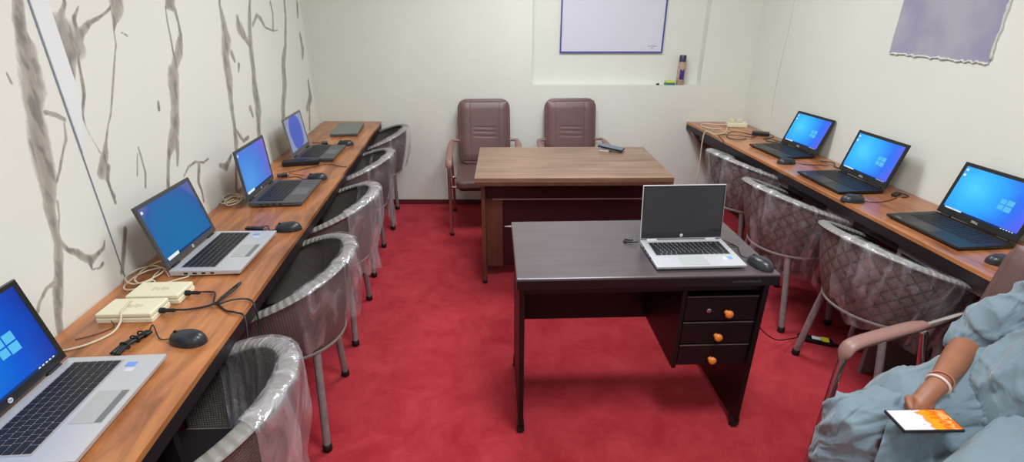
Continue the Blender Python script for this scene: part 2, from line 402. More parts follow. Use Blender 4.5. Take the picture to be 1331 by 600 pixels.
# ------------------------------------------------------------------ the room
def wr(y): return 2.195+.035*y          # right wall plane
def wb(x): return 4.32-.1*x             # back wall plane
WB_ROT = math.atan(-.1); H_ROOM = 2.7
m = MB(); m.prism([(-1.3,-1.6),(2.6,-1.6),(2.6,4.35),(-1.3,4.75)], -.1, 0)
struct(m.build('floor', M_carpet), 'red carpeted floor of the office')
m = MB(); m.prism([(-1.3,-1.6),(2.6,-1.6),(2.6,4.35),(-1.3,4.75)], H_ROOM, H_ROOM+.1)
struct(m.build('ceiling', M_ceiling), 'white ceiling')
m = MB(); m.prism([(wr(-1.6),-1.6),(wr(-1.6)+.15,-1.6),(wr(4.35)+.15,4.35),(wr(4.35),4.35)], 0, H_ROOM)
struct(m.build('wall_right', M_plaster), 'plain cream plaster wall behind the right counter')
m = MB(); m.box(-1.4, 2.45, -1.7, -1.6, 0, H_ROOM)
struct(m.build('wall_front', M_plaster), 'plain cream wall behind the viewer')
# back wall with its shallow recess and ledge, built along the wall's own direction
m = MB()
m.box(-1.6, .56, 0, .3, 0, H_ROOM); m.box(1.95, 2.9, 0, .3, 0, H_ROOM)
m.box(.56, 1.95, 0, .3, 0, 1.047); m.box(.56, 1.95, 0, .3, 2.35, H_ROOM); m.box(.56, 1.95, .1, .3, 1.047, 2.35)
wbo = m.build('wall_back', M_plaster); wbo.location = (0, 4.32, 0); wbo.rotation_euler = (0, 0, WB_ROT)
struct(wbo, 'cream back wall with a shallow recess and ledge')
m = MB(); m.box(-1.2, 2.33, -.012, -.001, 0, .045)
o = m.build('baseboard_back', M_base, bevel=.003); o.location = (0, 4.32, 0); o.rotation_euler = (0, 0, WB_ROT)
struct(o, 'thin dark red strip along the foot of the back wall')

VEINS = [
 [(1.628,1.632,0.0166),(1.608,1.587,0.0196),(1.603,1.56,0.0159),(1.598,1.511,0.029),(1.587,1.467,0.0364),(1.578,1.42,0.0356),(1.55,1.357,0.0329),(1.534,1.291,0.0339),(1.522,1.236,0.0317),(1.509,1.176,0.0293),(1.495,1.13,0.0239),(1.478,1.093,0.0186),(1.464,1.029,0.0122),(1.46,0.984,0.0138),(1.44,0.943,0.0178),(1.419,0.896,0.0152),(1.392,0.852,0.0164),(1.366,0.794,0.0122),(1.351,0.751,0.0108)],
 [(1.467,0.986,0.0076),(1.482,0.951,0.0074),(1.511,0.929,0.0122),(1.531,0.9,0.0126),(1.551,0.882,0.0149),(1.578,0.885,0.0084),(1.62,0.893,0.0063),(1.635,0.914,0.0035)],
 [(1.546,0.879,0.0094),(1.543,0.853,0.0039),(1.575,0.842,0.004),(1.594,0.849,0.0062)],
 [(1.4,0.888,0.0048),(1.367,0.887,0.005),(1.327,0.863,0.0051),(1.311,0.843,0.0051)],
 [(1.512,1.095,0.0034),(1.497,1.052,0.0034),(1.476,1.017,0.0028)],
 [(1.807,1.634,0.0075),(1.771,1.594,0.0138),(1.761,1.555,0.047),(1.758,1.522,0.0579),(1.744,1.494,0.0361),(1.734,1.453,0.0248),(1.721,1.413,0.0151),(1.696,1.364,0.0045)],
 [(1.801,1.527,0.0181),(1.848,1.552,0.0139),(1.889,1.574,0.0112),(1.951,1.592,0.0045),(1.99,1.606,0.0036),(2.018,1.62,0.0038),(2.042,1.635,0.0053)],
 [(1.816,1.544,0.0104),(1.825,1.589,0.0089),(1.863,1.624,0.0025)],
 [(1.803,1.497,0.003),(1.784,1.464,0.0049),(1.773,1.414,0.0068),(1.763,1.37,0.0065),(1.725,1.312,0.0063),(1.722,1.283,0.0041),(1.725,1.253,0.0027),(1.746,1.182,0.0028)],
 [(1.583,1.343,0.0068),(1.618,1.329,0.0073),(1.647,1.31,0.0078)],
 [(1.64,1.298,0.0036),(1.625,1.254,0.0043),(1.598,1.225,0.0032),(1.562,1.179,0.004),(1.536,1.151,0.0039)],
 [(2.065,1.638,0.0322),(2.046,1.608,0.0226),(2.017,1.571,0.0105),(2.001,1.544,0.004),(1.992,1.502,0.004),(1.973,1.476,0.0029),(1.94,1.423,0.0044),(1.885,1.335,0.0036),(1.855,1.288,0.0035),(1.824,1.255,0.0034),(1.791,1.21,0.0052),(1.773,1.18,0.0102),(1.743,1.146,0.0164),(1.717,1.117,0.0194)],
 [(1.759,1.128,0.0107),(1.738,1.092,0.0092),(1.739,1.056,0.0043),(1.749,1.027,0.0035)],
 [(2.422,1.643,0.0281),(2.375,1.622,0.0046),(2.363,1.57,0.0071),(2.357,1.505,0.0072),(2.349,1.455,0.0073),(2.347,1.415,0.0122)],
 [(2.426,1.64,0.0338),(2.445,1.617,0.0128),(2.449,1.569,0.0098),(2.444,1.517,0.0122),(2.42,1.484,0.0202),(2.386,1.446,0.0231),(2.335,1.404,0.0255),(2.313,1.372,0.0368),(2.285,1.32,0.0329),(2.264,1.266,0.0279),(2.241,1.21,0.0326),(2.209,1.159,0.0307),(2.178,1.124,0.0283),(2.122,1.077,0.012),(2.091,1.03,0.0103),(2.052,0.953,0.0104)],
 [(2.199,1.129,0.0171),(2.197,1.107,0.0172),(2.186,1.067,0.0112),(2.158,1.018,0.0055)],
 [(2.891,1.646,0.0108),(2.893,1.575,0.0227),(2.888,1.488,0.0425),(2.829,1.403,0.0375),(2.817,1.302,0.0354),(2.785,1.191,0.0266),(2.765,1.088,0.0224),(2.74,0.984,0.0223),(2.689,0.885,0.013),(2.622,0.76,0.013)],
 [(2.765,1.043,0.0107),(2.803,0.99,0.0139),(2.83,0.962,0.0103),(2.901,0.967,0.0095)],
 [(2.183,0.963,0.0036),(2.235,0.989,0.0032),(2.302,0.994,0.0051),(2.369,0.972,0.0052),(2.42,0.976,0.0039)],
 [(2.325,0.97,0.0127),(2.283,0.903,0.0098),(2.292,0.864,0.0097),(2.286,0.814,0.01)],
 [(2.512,0.916,0.0118),(2.569,0.891,0.0178),(2.652,0.929,0.009)],
 [(3.292,1.652,0.0151),(3.222,1.523,0.0204),(3.186,1.438,0.0269),(3.161,1.327,0.0276),(3.128,1.203,0.0334),(3.105,1.075,0.039),(3.058,0.963,0.0276),(3.031,0.882,0.0168)],
 [(3.08,1.573,0.0207),(3.08,1.527,0.0382),(3.13,1.477,0.0216),(3.17,1.427,0.0139)],
 [(3.273,1.534,0.01),(3.365,1.588,0.0113),(3.419,1.564,0.0169),(3.471,1.516,0.0066),(3.605,1.493,0.0058),(3.688,1.495,0.0046)],
 [(3.639,1.656,0.0144),(3.647,1.593,0.0168),(3.6,1.498,0.0129)],
 [(3.916,1.66,0.016),(3.891,1.563,0.0178),(3.783,1.39,0.0198),(3.697,1.307,0.0336),(3.644,1.178,0.0354),(3.58,1.082,0.0326),(3.511,1.002,0.0341),(3.478,0.901,0.0217)],
 [(4.217,1.664,0.0175),(4.177,1.575,0.0175)],
 [(4.163,1.448,0.0192),(4.178,1.35,0.0387),(4.129,1.287,0.0193)],
 [(4.184,1.112,0.0203),(4.178,0.99,0.0358),(4.042,0.924,0.0235)],
 [(4.101,0.914,0.0191),(4.028,0.768,0.0191)],
 [(2.914,1.404,0.0179),(2.926,1.372,0.0136)],
 [(2.972,1.345,0.0128),(2.949,1.311,0.0085)],
 [(3.005,1.105,0.0198),(3.017,1.064,0.015)],
 [(2.146,1.279,0.0077),(2.138,1.254,0.0078)],
 [(1.945,1.15,0.0045),(1.942,1.054,0.0046),(1.917,1.004,0.0045)],
 [(1.929,1.128,0.0034),(1.892,1.057,0.0034)],
 [(2.038,1.541,0.0032),(2.07,1.528,0.0032)],
 [(1.507,1.459,0.0026),(1.51,1.433,0.0039)],
 [(1.737,1.073,0.0055),(1.74,1.008,0.0074)],
 [(1.745,0.908,0.0098),(1.708,0.851,0.0097),(1.662,0.781,0.0115)],
]

tops = {0: (1.66, 2.6, .03), 5: (1.9, 2.5, .01), 11: (2.3, 2.6, .03), 13: (3.0, 2.6, .03), 16: (3.62, 2.65, .01), 21: (3.9, 2.65, .01), 25: (4.28, 2.65, .012)}
for k, t in tops.items():
    q = VEINS[k]; a = q[0]
    mid = (a[0]*.6+t[0]*.4+.03, a[1]*.6+t[1]*.4, (a[2]+t[2])*.5)
    VEINS[k] = [t, mid]+q
VEINS.append([(.5,2.6,.02),(.62,2.1,.03),(.7,1.7,.02),(.66,1.3,.015),(.78,.9,.012),(.8,.75,.006)])
VEINS.append([(-.4,2.6,.02),(-.3,1.9,.04),(-.42,1.3,.02),(-.35,.75,.01)])
VEINS.append([(1.05,2.6,.01),(1.1,1.9,.012),(1.02,1.5,.004)])
def marble_wall():
    y0 = -1.6; yend = 4.28
    ys = list(np.arange(y0, 1.05, .05))+list(np.arange(1.05, yend, .0055))+[yend]
    zs = [0, .35, .7]+list(np.arange(.72, 1.72, .0065))+list(np.arange(1.75, H_ROOM, .04))+[H_ROOM]
    Y, Z = np.meshgrid(np.array(ys), np.array(zs)); ny = len(ys); nz = len(zs)
    py = Y.ravel(); pz = Z.ravel()
    best = np.full(py.shape, -1.0)
    for q in VEINS:
        for (a, b) in zip(q[:-1], q[1:]):
            dy, dz = b[0]-a[0], b[1]-a[1]; L2 = dy*dy+dz*dz+1e-12
            t = np.clip(((py-a[0])*dy+(pz-a[1])*dz)/L2, 0, 1)
            d = np.hypot(py-a[0]-t*dy, pz-a[1]-t*dz); hw = (a[2]+(b[2]-a[2])*t)*1.0
            best = np.maximum(best, np.clip((hw-d)/np.maximum(hw, .006)*.9, -1, 1))
    me = bpy.data.meshes.new('wall_left')
    vs = np.stack([np.full(py.shape, -1.205), py, pz], 1)
    idx = np.arange(ny*nz).reshape(nz, ny)
    f = np.stack([idx[:-1,:-1], idx[:-1,1:], idx[1:,1:], idx[1:,:-1]], -1).reshape(-1, 4)
    # a box behind the face gives the sheet its wall thickness
    n0 = len(vs)
    bx = np.array([(-1.205,y0,0),(-1.205,yend,0),(-1.205,yend,H_ROOM),(-1.205,y0,H_ROOM),(-1.4,y0,0),(-1.4,yend,0),(-1.4,yend,H_ROOM),(-1.4,y0,H_ROOM)])
    bf = np.array([(4,5,1,0),(5,6,2,1),(6,7,3,2),(7,4,0,3),(4,7,6,5)])+n0
    me.from_pydata(np.vstack([vs, bx]).tolist(), [], np.vstack([f, bf]).tolist())
    at = me.attributes.new('vein', 'FLOAT', 'POINT')
    at.data.foreach_set('value', np.concatenate([best, np.full(8, -1.0)]).astype(np.float32))
    me.materials.append(M_marble); me.update()
    o = bpy.data.objects.new('wall_left', me); COL.objects.link(o)
    return struct(o, 'white wall sheeting with grey brown marble veins behind the left counter')
marble_wall()
m = MB(); m.box(-1.4, -1.207, 4.28, 4.6, 0, H_ROOM)
struct(m.build('wall_left_end', M_plaster), 'short plain cream end of the left wall beside the corner')
m = MB(); m.box(-1.2045, -1.2025, 1.663, 1.667, .756, H_ROOM)
struct(m.build('trim_1', M_joint), 'thin dark joint between two marble sheets')
m = MB(); m.prism([(1.669,H_ROOM),(1.735,H_ROOM),(1.737,1.40),(1.733,1.35),(1.700,1.26),(1.669,1.20)], 0, .003)
o = m.build('trim_2', M_trim); o.rotation_euler = (PI/2, 0, PI/2); o.location = (-1.2045, 0, 0)
struct(o, 'pale glossy strip covering the sheet joint, torn at its lower end')
# hairline crack down the right wall
pts = [(wr(3.68+.01*math.sin(z*9))-.0005, 3.68+.012*math.sin(z*7)+(1.7-z)*-.02, z) for z in np.arange(.85, 2.6, .05)]
m = MB(); m.tube(pts, .0012, 5); struct(m.build('trim_3', mat('crack_grey', (170, 166, 156), .8)), 'hairline vertical crack on the right wall')

# unpainted square on the right wall
def patch():
    m = MB(); N = 40; pts = []
    y0, y1, z0, z1 = 2.085, 2.665, 1.402, 2.05
    def jit(k, a): return noise.noise(Vector((k*.9, a, 3.3)))*.006+noise.noise(Vector((k*.23, a, 1.3)))*.006
    for i in range(N): pts.append((y0+(y1-y0)*i/N, z0+jit(i, 0)))
    for i in range(N): pts.append((y1+jit(i, 5)*.4, z0+(z1-z0)*i/N))
    for i in range(N): pts.append((y1-(y1-y0)*i/N, z1+jit(i, 9)))
    for i in range(N): pts.append((y0+jit(i, 12), z1-(z1-z0)*i/N))
    n = len(pts)
    vs = [(wr(y)-.001, y, z) for y, z in pts]+[(wr(y)-.004, y, z) for y, z in pts]
    m.add(vs, [tuple(range(n, 2*n))]+[(i, (i+1)%n, n+(i+1)%n, n+i) for i in range(n)])
    mm, nt, b = new_mat('grey_violet_board'); N_ = nt.nodes
    tc = N_.new('ShaderNodeTexCoord'); ns = N_.new('ShaderNodeTexNoise'); ns.inputs['Scale'].default_value = 4.5; ns.inputs['Detail'].default_value = 3
    nt.links.new(tc.outputs['Object'], ns.inputs['Vector']); r = N_.new('ShaderNodeValToRGB')
    r.color_ramp.elements[0].position = .38; r.color_ramp.elements[1].position = .62
    r.color_ramp.elements[0].color = lin((148, 142, 166)); r.color_ramp.elements[1].color = lin((166, 162, 172))
    nt.links.new(ns.outputs[0], r.inputs[0]); nt.links.new(r.outputs[0], b.inputs['Base Color']); b.inputs['Roughness'].default_value = .45
    o = m.build('wall_patch_panel', mm)
    tag(o, 'rough edged grey violet square panel set in the right wall', 'panel')
    # chipped plaster lip along the lower and near edges
    m = MB(); k = 0
    rim = [(y, z) for y, z in pts[:N]]+[(y, z) for y, z in pts[3*N:]]
    def strip(seg, k0):
        ps = [(wr(y)-.005, y+noise.noise(Vector((i*.8, k0, 0)))*.006, z+noise.noise(Vector((i*.7, k0, 2)))*.008) for i, (y, z) in enumerate(seg)]
        m.tube(ps, [.004+.006*abs(noise.noise(Vector((i*.6, k0, 7)))) for i in range(len(ps))], 6)
    strip(pts[:N], 1); strip(pts[3*N:], 5)
    m.build('plaster_lip', mat('rough_plaster', (206, 202, 196), .9, bump=.6, bscale=120), o, smooth=True)
patch()

# ------------------------------------------------------------------ counters
def counter(side):
    if side == 'L':
        y0, y1 = .15, 4.36
        fx = lambda y: -.712; bx = lambda y: -1.2
        t = thing('wall_counter', 'long orange brown wood laminate counter along the marble veined left wall', 'counter', (-.95, 2.2, 0))
        M_c = M_counter
    else:
        y0, y1 = .2, 4.06
        fx = lambda y: 1.807+.0155*y; bx = lambda y: wr(y)-.006
        t = thing('wall_counter', 'long orange brown wood laminate counter along the plain right wall', 'counter', (2.05, 2.2, 0))
        M_c = M_rcounter
    L0 = t.location.copy(); T = Matrix.Translation(-L0)
    e0 = wb(bx(y1))-.01 if side == 'L' else wb(bx(y1))-.008
    e1 = wb(fx(y1))-.01 if side == 'L' else wb(fx(y1))-.008
    poly = [(fx(y0), y0), (fx(e1), e1), (bx(e0), e0), (bx(y0), y0)]
    if side == 'R': poly = poly[::-1]
    m = MB(); m.prism(poly[::-1], .732, .75, T); m.build('counter_top', M_c, t, bevel=.0015)
    s = 1 if side == 'L' else -1
    m = MB(); p = [(fx(y0)+s*-.002, y0), (fx(e1)-s*.002, e1), (fx(e1)-s*.024, e1), (fx(y0)-s*.024, y0)]
    if side == 'L': p = p[::-1]
    m.prism(p, .690, .7318, T); m.build('front_edge_board', M_darkpanel, t)
    m = MB(); b = -s
    xa = lambda y: bx(y)+s*.02; xb = lambda y: bx(y)+s*.045
    p = [(xa(y0), y0), (xb(y0), y0), (xb(e0), min(e0, e1)-.01), (xa(e0), min(e0, e1)-.01)]
    if side == 'R': p = p[::-1]
    m.prism(p, 0, .7315, T); m.build('back_panel', M_darkpanel, t)
    return t, T, fx, bx, s
cl, TL, fxl, bxl, sL = counter('L')
cr, TR, fxr, bxr, sR = counter('R')
for y in (.2, 1.0, 2.45, 3.9):
    m = MB(); m.box(bxl(y)+.05, fxl(y)-.03, y, y+.02, 0, .69, TL); m.build('support_panel', M_darkpanel, cl)
for y0, y1, mm in ((.3, 1.40, M_darkpanel), (1.40, 1.82, M_greyboard), (1.82, 2.10, M_darkpanel), (2.10, 2.30, M_greyboard), (2.30, 2.65, M_darkpanel), (2.65, 2.84, M_greyboard), (2.84, 3.9, M_darkpanel)):
    m = MB(); p = [(fxr(y0+.001)+.027, y0+.001), (fxr(y0)+.039, y0+.001), (fxr(y1)+.039, y1-.001), (fxr(y1)+.027, y1-.001)]
    m.prism(p, .650, .7315, TR); m.build('fascia_board', mm, cr)
for y in (2.85, 2.30):
    m = MB(); m.box(fxr(y)+.03, fxr(y)+.18, y, y+.02, .25, .69, TR); m.build('support_panel', M_greyboard, cr)
m = MB(); m.box(fxr(1.8)+.03, bxr(1.8)-.055, 1.80, 1.82, 0, .69, TR); m.build('support_panel', M_greyboard, cr)
m = MB(); m.box(fxr(.6)+.03, bxr(.6)-.055, .6, .62, 0, .69, TR); m.build('support_panel', M_greyboard, cr)
m = MB(); G = 3.98
m.add([(1.86,G,.69),(2.27,G,.69),(2.27,G,.0),(2.22,G,.0),(2.12,G,.22),(1.86,G+.018,.69),(2.27,G+.018,.69),(2.27,G+.018,.0),(2.22,G+.018,.0),(2.12,G+.018,.22)],
      [(4,3,2,1,0),(5,6,7,8,9),(0,1,6,5),(1,2,7,6),(2,3,8,7),(3,4,9,8),(4,0,5,9)], M=TR)
o = m.build('tapered_end_bracket', M_gusset, cr); o['label'] = 'mauve brown bracket narrowing towards the floor'

# ------------------------------------------------------------------ desks
def desk_brown():
    a = math.radians(-4.6)
    t = thing('office_desk', 'walnut topped office desk with dark maroon front in front of two leather chairs', 'desk', (.63, 3.02, 0), a)
    W, D = 1.13, .70
    m = MB(); m.box(-W/2, W/2, -D/2, D/2, .722, .75); m.build('desk_top', M_desktop, t, bevel=.002)
    m = MB(); m.box(-W/2+.001, W/2-.001, -D/2+.001, D/2-.001, .703, .7215); m.build('top_edge_board', M_deskside, t)
    for s in (-1, 1):
        m = MB()
        x0, x1 = (-W/2+.03, -W/2+.055) if s < 0 else (W/2-.055, W/2-.03)
        pts = [(-.27,.703),(.27,.703),(.27,.05),(-.27,.05)]
        m.box(x0, x1, -.24, .27, .03, .7025)
        o = m.build('side_panel', M_deskside, t, bevel=.002)
        for yy in (-.21, .23):
            m = MB(); m.lathe([(.012, 0), (.016, .006), (.012, .03)], 12, Matrix.Translation(((x0+x1)/2, yy, 0))); m.build('foot', M_black, o)
    xa, xb = -W/2+.0555, W/2-.0555
    m = MB(); m.box(xa, xb, -.17, -.152, .56, .7025); m.build('upper_front_panel', M_maroon, t, bevel=.001)
    for z0, z1 in ((.682, .688), (.556, .564)):
        m = MB(); m.box(xa+.04, xb-.03, -.176, -.1705, z0, z1); o = m.build('edge_strip', M_groove, t); o['label'] = 'thin pale horizontal strip'
    m = MB(); m.box(xa, xb, -.15, -.132, .10, .7025); m.build('modesty_panel', M_maroon, t)
    m = MB(); m.box(xa, xa+.10, -.168, -.1505, .10, .5595); m.build('front_side_board', M_deskside, t)
    return t
desk_brown()

def desk_black():
    a = math.radians(-3.2)
    t = thing('office_desk', 'black brown veneer desk with three orange knobbed drawers and an open silver laptop on it', 'desk', (.645, 1.775, 0), a)
    W, D = .945, .525
    m = MB(); m.box(-W/2, W/2, -D/2, D/2, .712, .75); m.build('desk_top', M_blacktop, t, bevel=.004, seg=3)
    m = MB(); m.box(-W/2+.003, W/2-.003, -D/2-.0045, -D/2-.0005, .708, .744); m.build('front_edge', M_blackwood, t, bevel=.001)
    for s in (-1, 1):
        x0, x1 = (-W/2+.012, -W/2+.032) if s < 0 else (W/2-.032, W/2-.012)
        m = MB(); m.box(x0, x1, -D/2+.03, D/2-.03, .035, .7115); o = m.build('side_panel', M_blackwood, t, bevel=.0015)
        for yy in (-D/2+.05, D/2-.05):
            m = MB(); m.box(x0-.004, x1+.004, yy-.02, yy+.02, .018, .05); m.lathe([(.014, 0), (.017, .004), (.012, .018)], 12, Matrix.Translation(((x0+x1)/2, yy, 0)))
            m.build('foot', M_blackm, o)
    xa, xb = -W/2+.0325, W/2-.0325
    m = MB(); m.box(xa, xb, D/2-.06, D/2-.042, .275, .7115); m.build('modesty_panel', M_blackwood, t)
    m = MB(); m.box(xa, xb, -D/2+.05, -D/2+.068, .66, .7115); m.build('front_rail', M_blackwood, t)
    # drawer pedestal: carcass and three drawers
    px0, px1 = W/2-.325, W/2-.033; py0, py1 = -D/2+.045, D/2-.062
    m = MB(); m.box(px0, px0+.016, py0, py1, .31, .7115); m.box(px0+.016, px1, py0+.02, py1, .31, .325); m.box(px0+.016, px1, py1-.01, py1, .325, .7115)
    ped = m.build('pedestal', M_blackwood, t, bevel=.001)
    zs = [(.532, .640), (.428, .526), (.326, .422)]
    for i, (z0, z1) in enumerate(zs):
        m = MB(); m.box(px0+.018, px1-.002, py0-.002, py0+.016, z0, z1); m.box(px0+.022, px1-.006, py0+.016, py1-.03, z0+.01, z1-.02)
        d = m.build('drawer', M_blackwood, t, bevel=.002)
        m = MB(); m.box(px0+.018, px1-.002, py0-.0035, py0-.0021, z1-.004, z1-.0005); m.build('drawer_top_edge', mat('worn_edge', (84, 74, 78), .4), d)  # thin paler strip along the top of each drawer front
        kx = (.958-.645+.012, .946-.645, .940-.645)[i]; kz = (.572, .468, .36)[i]
        m = MB(); m.lathe([(.006, 0), (.006, .010), (.013, .014), (.016, .021), (.014, .028), (.008, .031)], 20, Matrix.Translation((kx, py0-.002, kz)) @ Matrix.Rotation(PI/2, 4, 'X'))
        m.lathe([(.006, .012), (.009, .016), (.008, .024), (.003, .026)], 16, Matrix.Translation((kx-.010, py0-.002, kz+.007)) @ Matrix.Rotation(PI/2, 4, 'X'))
        k = m.build('drawer_knob', M_orange, d, smooth=True); k['label'] = 'round orange wooden knob'
        if i == 0:
            m = MB(); m.lathe([(.009, 0), (.009, .004), (.006, .005)], 16, Matrix.Translation((kx-.07, py0-.002, kz+.006)) @ Matrix.Rotation(PI/2, 4, 'X'))
            m.build('drawer_lock', M_chrome, d)
    # worn pale patch of lettering on the front edge, unreadable
    m = MB(); random.seed(4); x = .30
    while x < .40:
        w = random.uniform(.004, .009); h = random.uniform(.006, .011); m.box(x, x+w, -D/2-.0052, -D/2-.0046, .722, .722+h); x += w+.002
    m.build('faded_mark', mat('faded_mark_grey', (52, 48, 54), .4), t)
    m = MB(); m.tube([(-W/2-.03, D/2-.03, .74), (-W/2-.012, D/2-.035, .742), (-W/2+.002, D/2-.03, .738)], [.002, .004, .006], 8); m.build('corner_splinter', mat('chipped_edge', (150, 140, 138), .6), t)
    return t
desk_black()

# ------------------------------------------------------------------ laptops
def laptop(loc, head, lid, style, scale, label, group=None, z=.75):
    W, D, L = (.36, .24, .235) if style == 'black' else (.345, .24, .235)
    if style == 'desk': W, D, L = .338, .23, .225
    W, D, L = W*scale, D*scale, L*scale
    t = thing('laptop', label, 'laptop', (loc[0], loc[1], z), math.radians(head), group)
    shell = {'silver': M_silver, 'desk': M_silver, 'dark': M_darkshell, 'black': M_black, 'darksilver': M_darkshell}[style]
    h0, h1 = .004, (.026 if style in ('silver', 'dark', 'darksilver') else .022)
    m = MB()
    # body: slightly tapered slab
    m.add([(0,-W/2,h0),(D-.004,-W/2,h0+.002),(D-.004,W/2,h0+.002),(0,W/2,h0),(0,-W/2,h1),(D,-W/2,h1-.004),(D,W/2,h1-.004),(0,W/2,h1)],
          [(3,2,1,0),(4,5,6,7),(0,1,5,4),(1,2,6,5),(2,3,7,6),(3,0,4,7)])
    body = m.build('base', shell, t, bevel=.003, seg=2)
    for x in (.02, D-.02):
        for y in (-W/2+.03, W/2-.03):
            m = MB(); m.box(x-.008, x+.008, y-.012, y+.012, 0, h0+.001); m.build('rubber_foot', M_blackm, t)
    sl = -.004/D
    def top(x): return h1+sl*x
    kx0, kx1 = D*.13, D*.60; ky = W*.43
    T = Matrix(((1,0,0,0),(0,1,0,0),(sl,0,1,h1),(0,0,0,1)))
    m = MB(); m.box(kx0-.004, kx1+.004, -ky-.004, ky+.004, .0002, .0008, T)
    kw = m.build('keyboard', M_keywell if style in ('silver', 'desk') else M_keywell_d, t)
    m = MB(); rows = 6; rh = (kx1-kx0)/rows
    for r in range(rows):
        if r == rows-1: ws = [1.2,1,1,1.1,5.4,1.1,1,1,1,1.2]
        elif r == 0: ws = [1]*16
        else: ws = [1+.25*r]+[1]*12+[2.2-.1*r]+[1]*(1 if style != 'black' else 2)
        tot = sum(ws); y = -ky
        for w in ws:
            ww = w/tot*2*ky
            x0 = kx0+r*rh; g = .0014
            m.box(x0+g, x0+rh-g, y+g, y+ww-g, .0008, .0026, T); y += ww
    m.build('keys', M_keyg if style in ('dark', 'darksilver') else M_key, kw)
    px = .0; 
    m = MB(); m.box(D*.66, D*.95, px-W*.20, px+W*.10, .0002, .0009, T)
    tp = m.build('touchpad', M_pad if style in ('silver', 'desk') else M_padg if style in ('dark', 'darksilver') else M_padd, t)
    if style == 'silver':
        m = MB(); m.box(D*.885, D*.945, px-W*.195, px+W*.095, .0010, .0022, T); m.build('touchpad_buttons', mat('button_grey', (110, 110, 112), .4), tp)
    if style in ('silver', 'desk'):
        m = MB(); m.box(D*.72, D*.80, W*.30, W*.34, .0002, .0007, T); m.build('sticker', M_hpmark, t); m = MB(); m.box(D*.68, D*.78, W*.36, W*.41, .0002, .0007, T); m.build('sticker', M_sticker, t)
    # ports on the side edges
    for k in range(4):
        m = MB(); m.box(D*.2+k*.03, D*.2+k*.03+.014, -W/2-.0004, -W/2+.001, h0+.006, h0+.013); m.build('port', M_blackm, body)
    m = MB(); m.box(D*.25, D*.25+.1, W/2-.001, W/2+.0004, h0+.006, h0+.012); m.build('drive_slot', M_blackm, body)
    # hinge
    for s in (-1, 1):
        m = MB(); m.tube([(0, s*W*.30, h1-.001), (0, s*W*.42, h1-.001)], .006, 10)
        m.build('hinge', M_blackm if style != 'desk' else M_silver, t, smooth=True, angle=40)
    # lid in its own frame: X = width, Y = up along the lid, Z = towards the user
    la = math.radians(lid)
    up = Vector((-math.cos(la), 0, math.sin(la))); wd = Vector((0, 1, 0)); nm = Vector((math.sin(la), 0, math.cos(la)))
    ML = Matrix(((wd.x, up.x, nm.x, 0), (wd.y, up.y, nm.y, 0), (wd.z, up.z, nm.z, h1+.001), (0, 0, 0, 1)))
    th = .006
    m = MB(); m.box(-W/2, W/2, .002, L, -th, 0, ML)
    lidshell = {'silver': M_bezelm, 'desk': M_silver, 'dark': M_darkshell, 'black': M_black, 'darksilver': M_greyshell}[style]
    lo = m.build('lid', lidshell, t, bevel=.0025, seg=2)
    bz = M_bezelm if style == 'dark' or 'dark blue' in label else M_bezel if style in ('silver', 'desk') else (M_bezelg if style == 'darksilver' else M_black)
    b0 = .10 if style == 'silver' else (.115 if style in ('dark', 'darksilver', 'black') else .13)
    sx0, sx1, sy0, sy1 = -W/2+.017, W/2-.017, L*b0, L-.013
    if style == 'desk': sx0, sx1, sy0, sy1 = -W/2+.008, W/2-.008, L*b0, L-.010
    if style == 'black': sx0, sx1, sy0, sy1 = -W/2+.018, W/2-.018, L*.125, L-.016
    m = MB(); g = .003
    m.box(-W/2+g, W/2-g, .006, sy0, .0003, .0018, ML); m.box(-W/2+g, W/2-g, sy1, L-g, .0003, .0018, ML)
    m.box(-W/2+g, sx0, sy0, sy1, .0003, .0018, ML); m.box(sx1, W/2-g, sy0, sy1, .0003, .0018, ML)
    m.build('screen_bezel', bz, lo)
    scr = {'silver': S_dark, 'dark': S_mid, 'darksilver': S_oval, 'black': S_cyan, 'desk': M_offscreen}[style]
    if 'bright' in label: scr = S_near
    m = MB(); vs = [(sx0,sy0,.0008),(sx1,sy0,.0008),(sx1,sy1,.0008),(sx0,sy1,.0008)]
    m.add(vs, [(0,1,2,3)], [(0,0),(1,0),(1,1),(0,1)], ML)
    so = m.build('screen', scr, lo)
    sw, sh = sx1-sx0, sy1-sy0
    def quad(mm, u0, u1, v0, v1, zz=.0012, skew=0.): mm.add([(sx0+u0*sw,sy0+v0*sh,zz),(sx0+u1*sw,sy0+(v0-skew)*sh,zz),(sx0+u1*sw,sy0+(v1+skew)*sh,zz),(sx0+u0*sw,sy0+v1*sh,zz)], [(0,1,2,3)], M=ML)
    if style == 'black' or 'bright' in label:
        m = MB(); cx, cy = (.70, .47)
        for (u0, u1, v0, v1) in ((-.075,-.006,.008,.09),(.006,.09,.008,.10),(-.075,-.006,-.09,-.008),(.006,.09,-.10,-.008)): quad(m, cx+u0, cx+u1, cy+v0*1.25, cy+v1*1.25)
        m.build('wallpaper_window', E_logo, so)
    if style != 'desk' and style != 'darksilver':
        m = MB(); quad(m, 0, 1, 0, .035, .0011); m.build('taskbar', E_bar, so)
        m = MB(); quad(m, .03, .27 if style != 'silver' else .24, .004, .034 if style == 'black' else .06, .0014)
        if style == 'black' or 'bright' in label: 
            for k in range(5): quad(m, .80+k*.035, .82+k*.035, .01, .026, .0014)
        m.build('search_bar', E_white, so)
        m = MB()
        for k in range(1 if style != 'black' else 2): quad(m, .015, .05, .90-k*.12, .95-k*.12, .0013)
        m.build('desktop_icon', E_white, so)
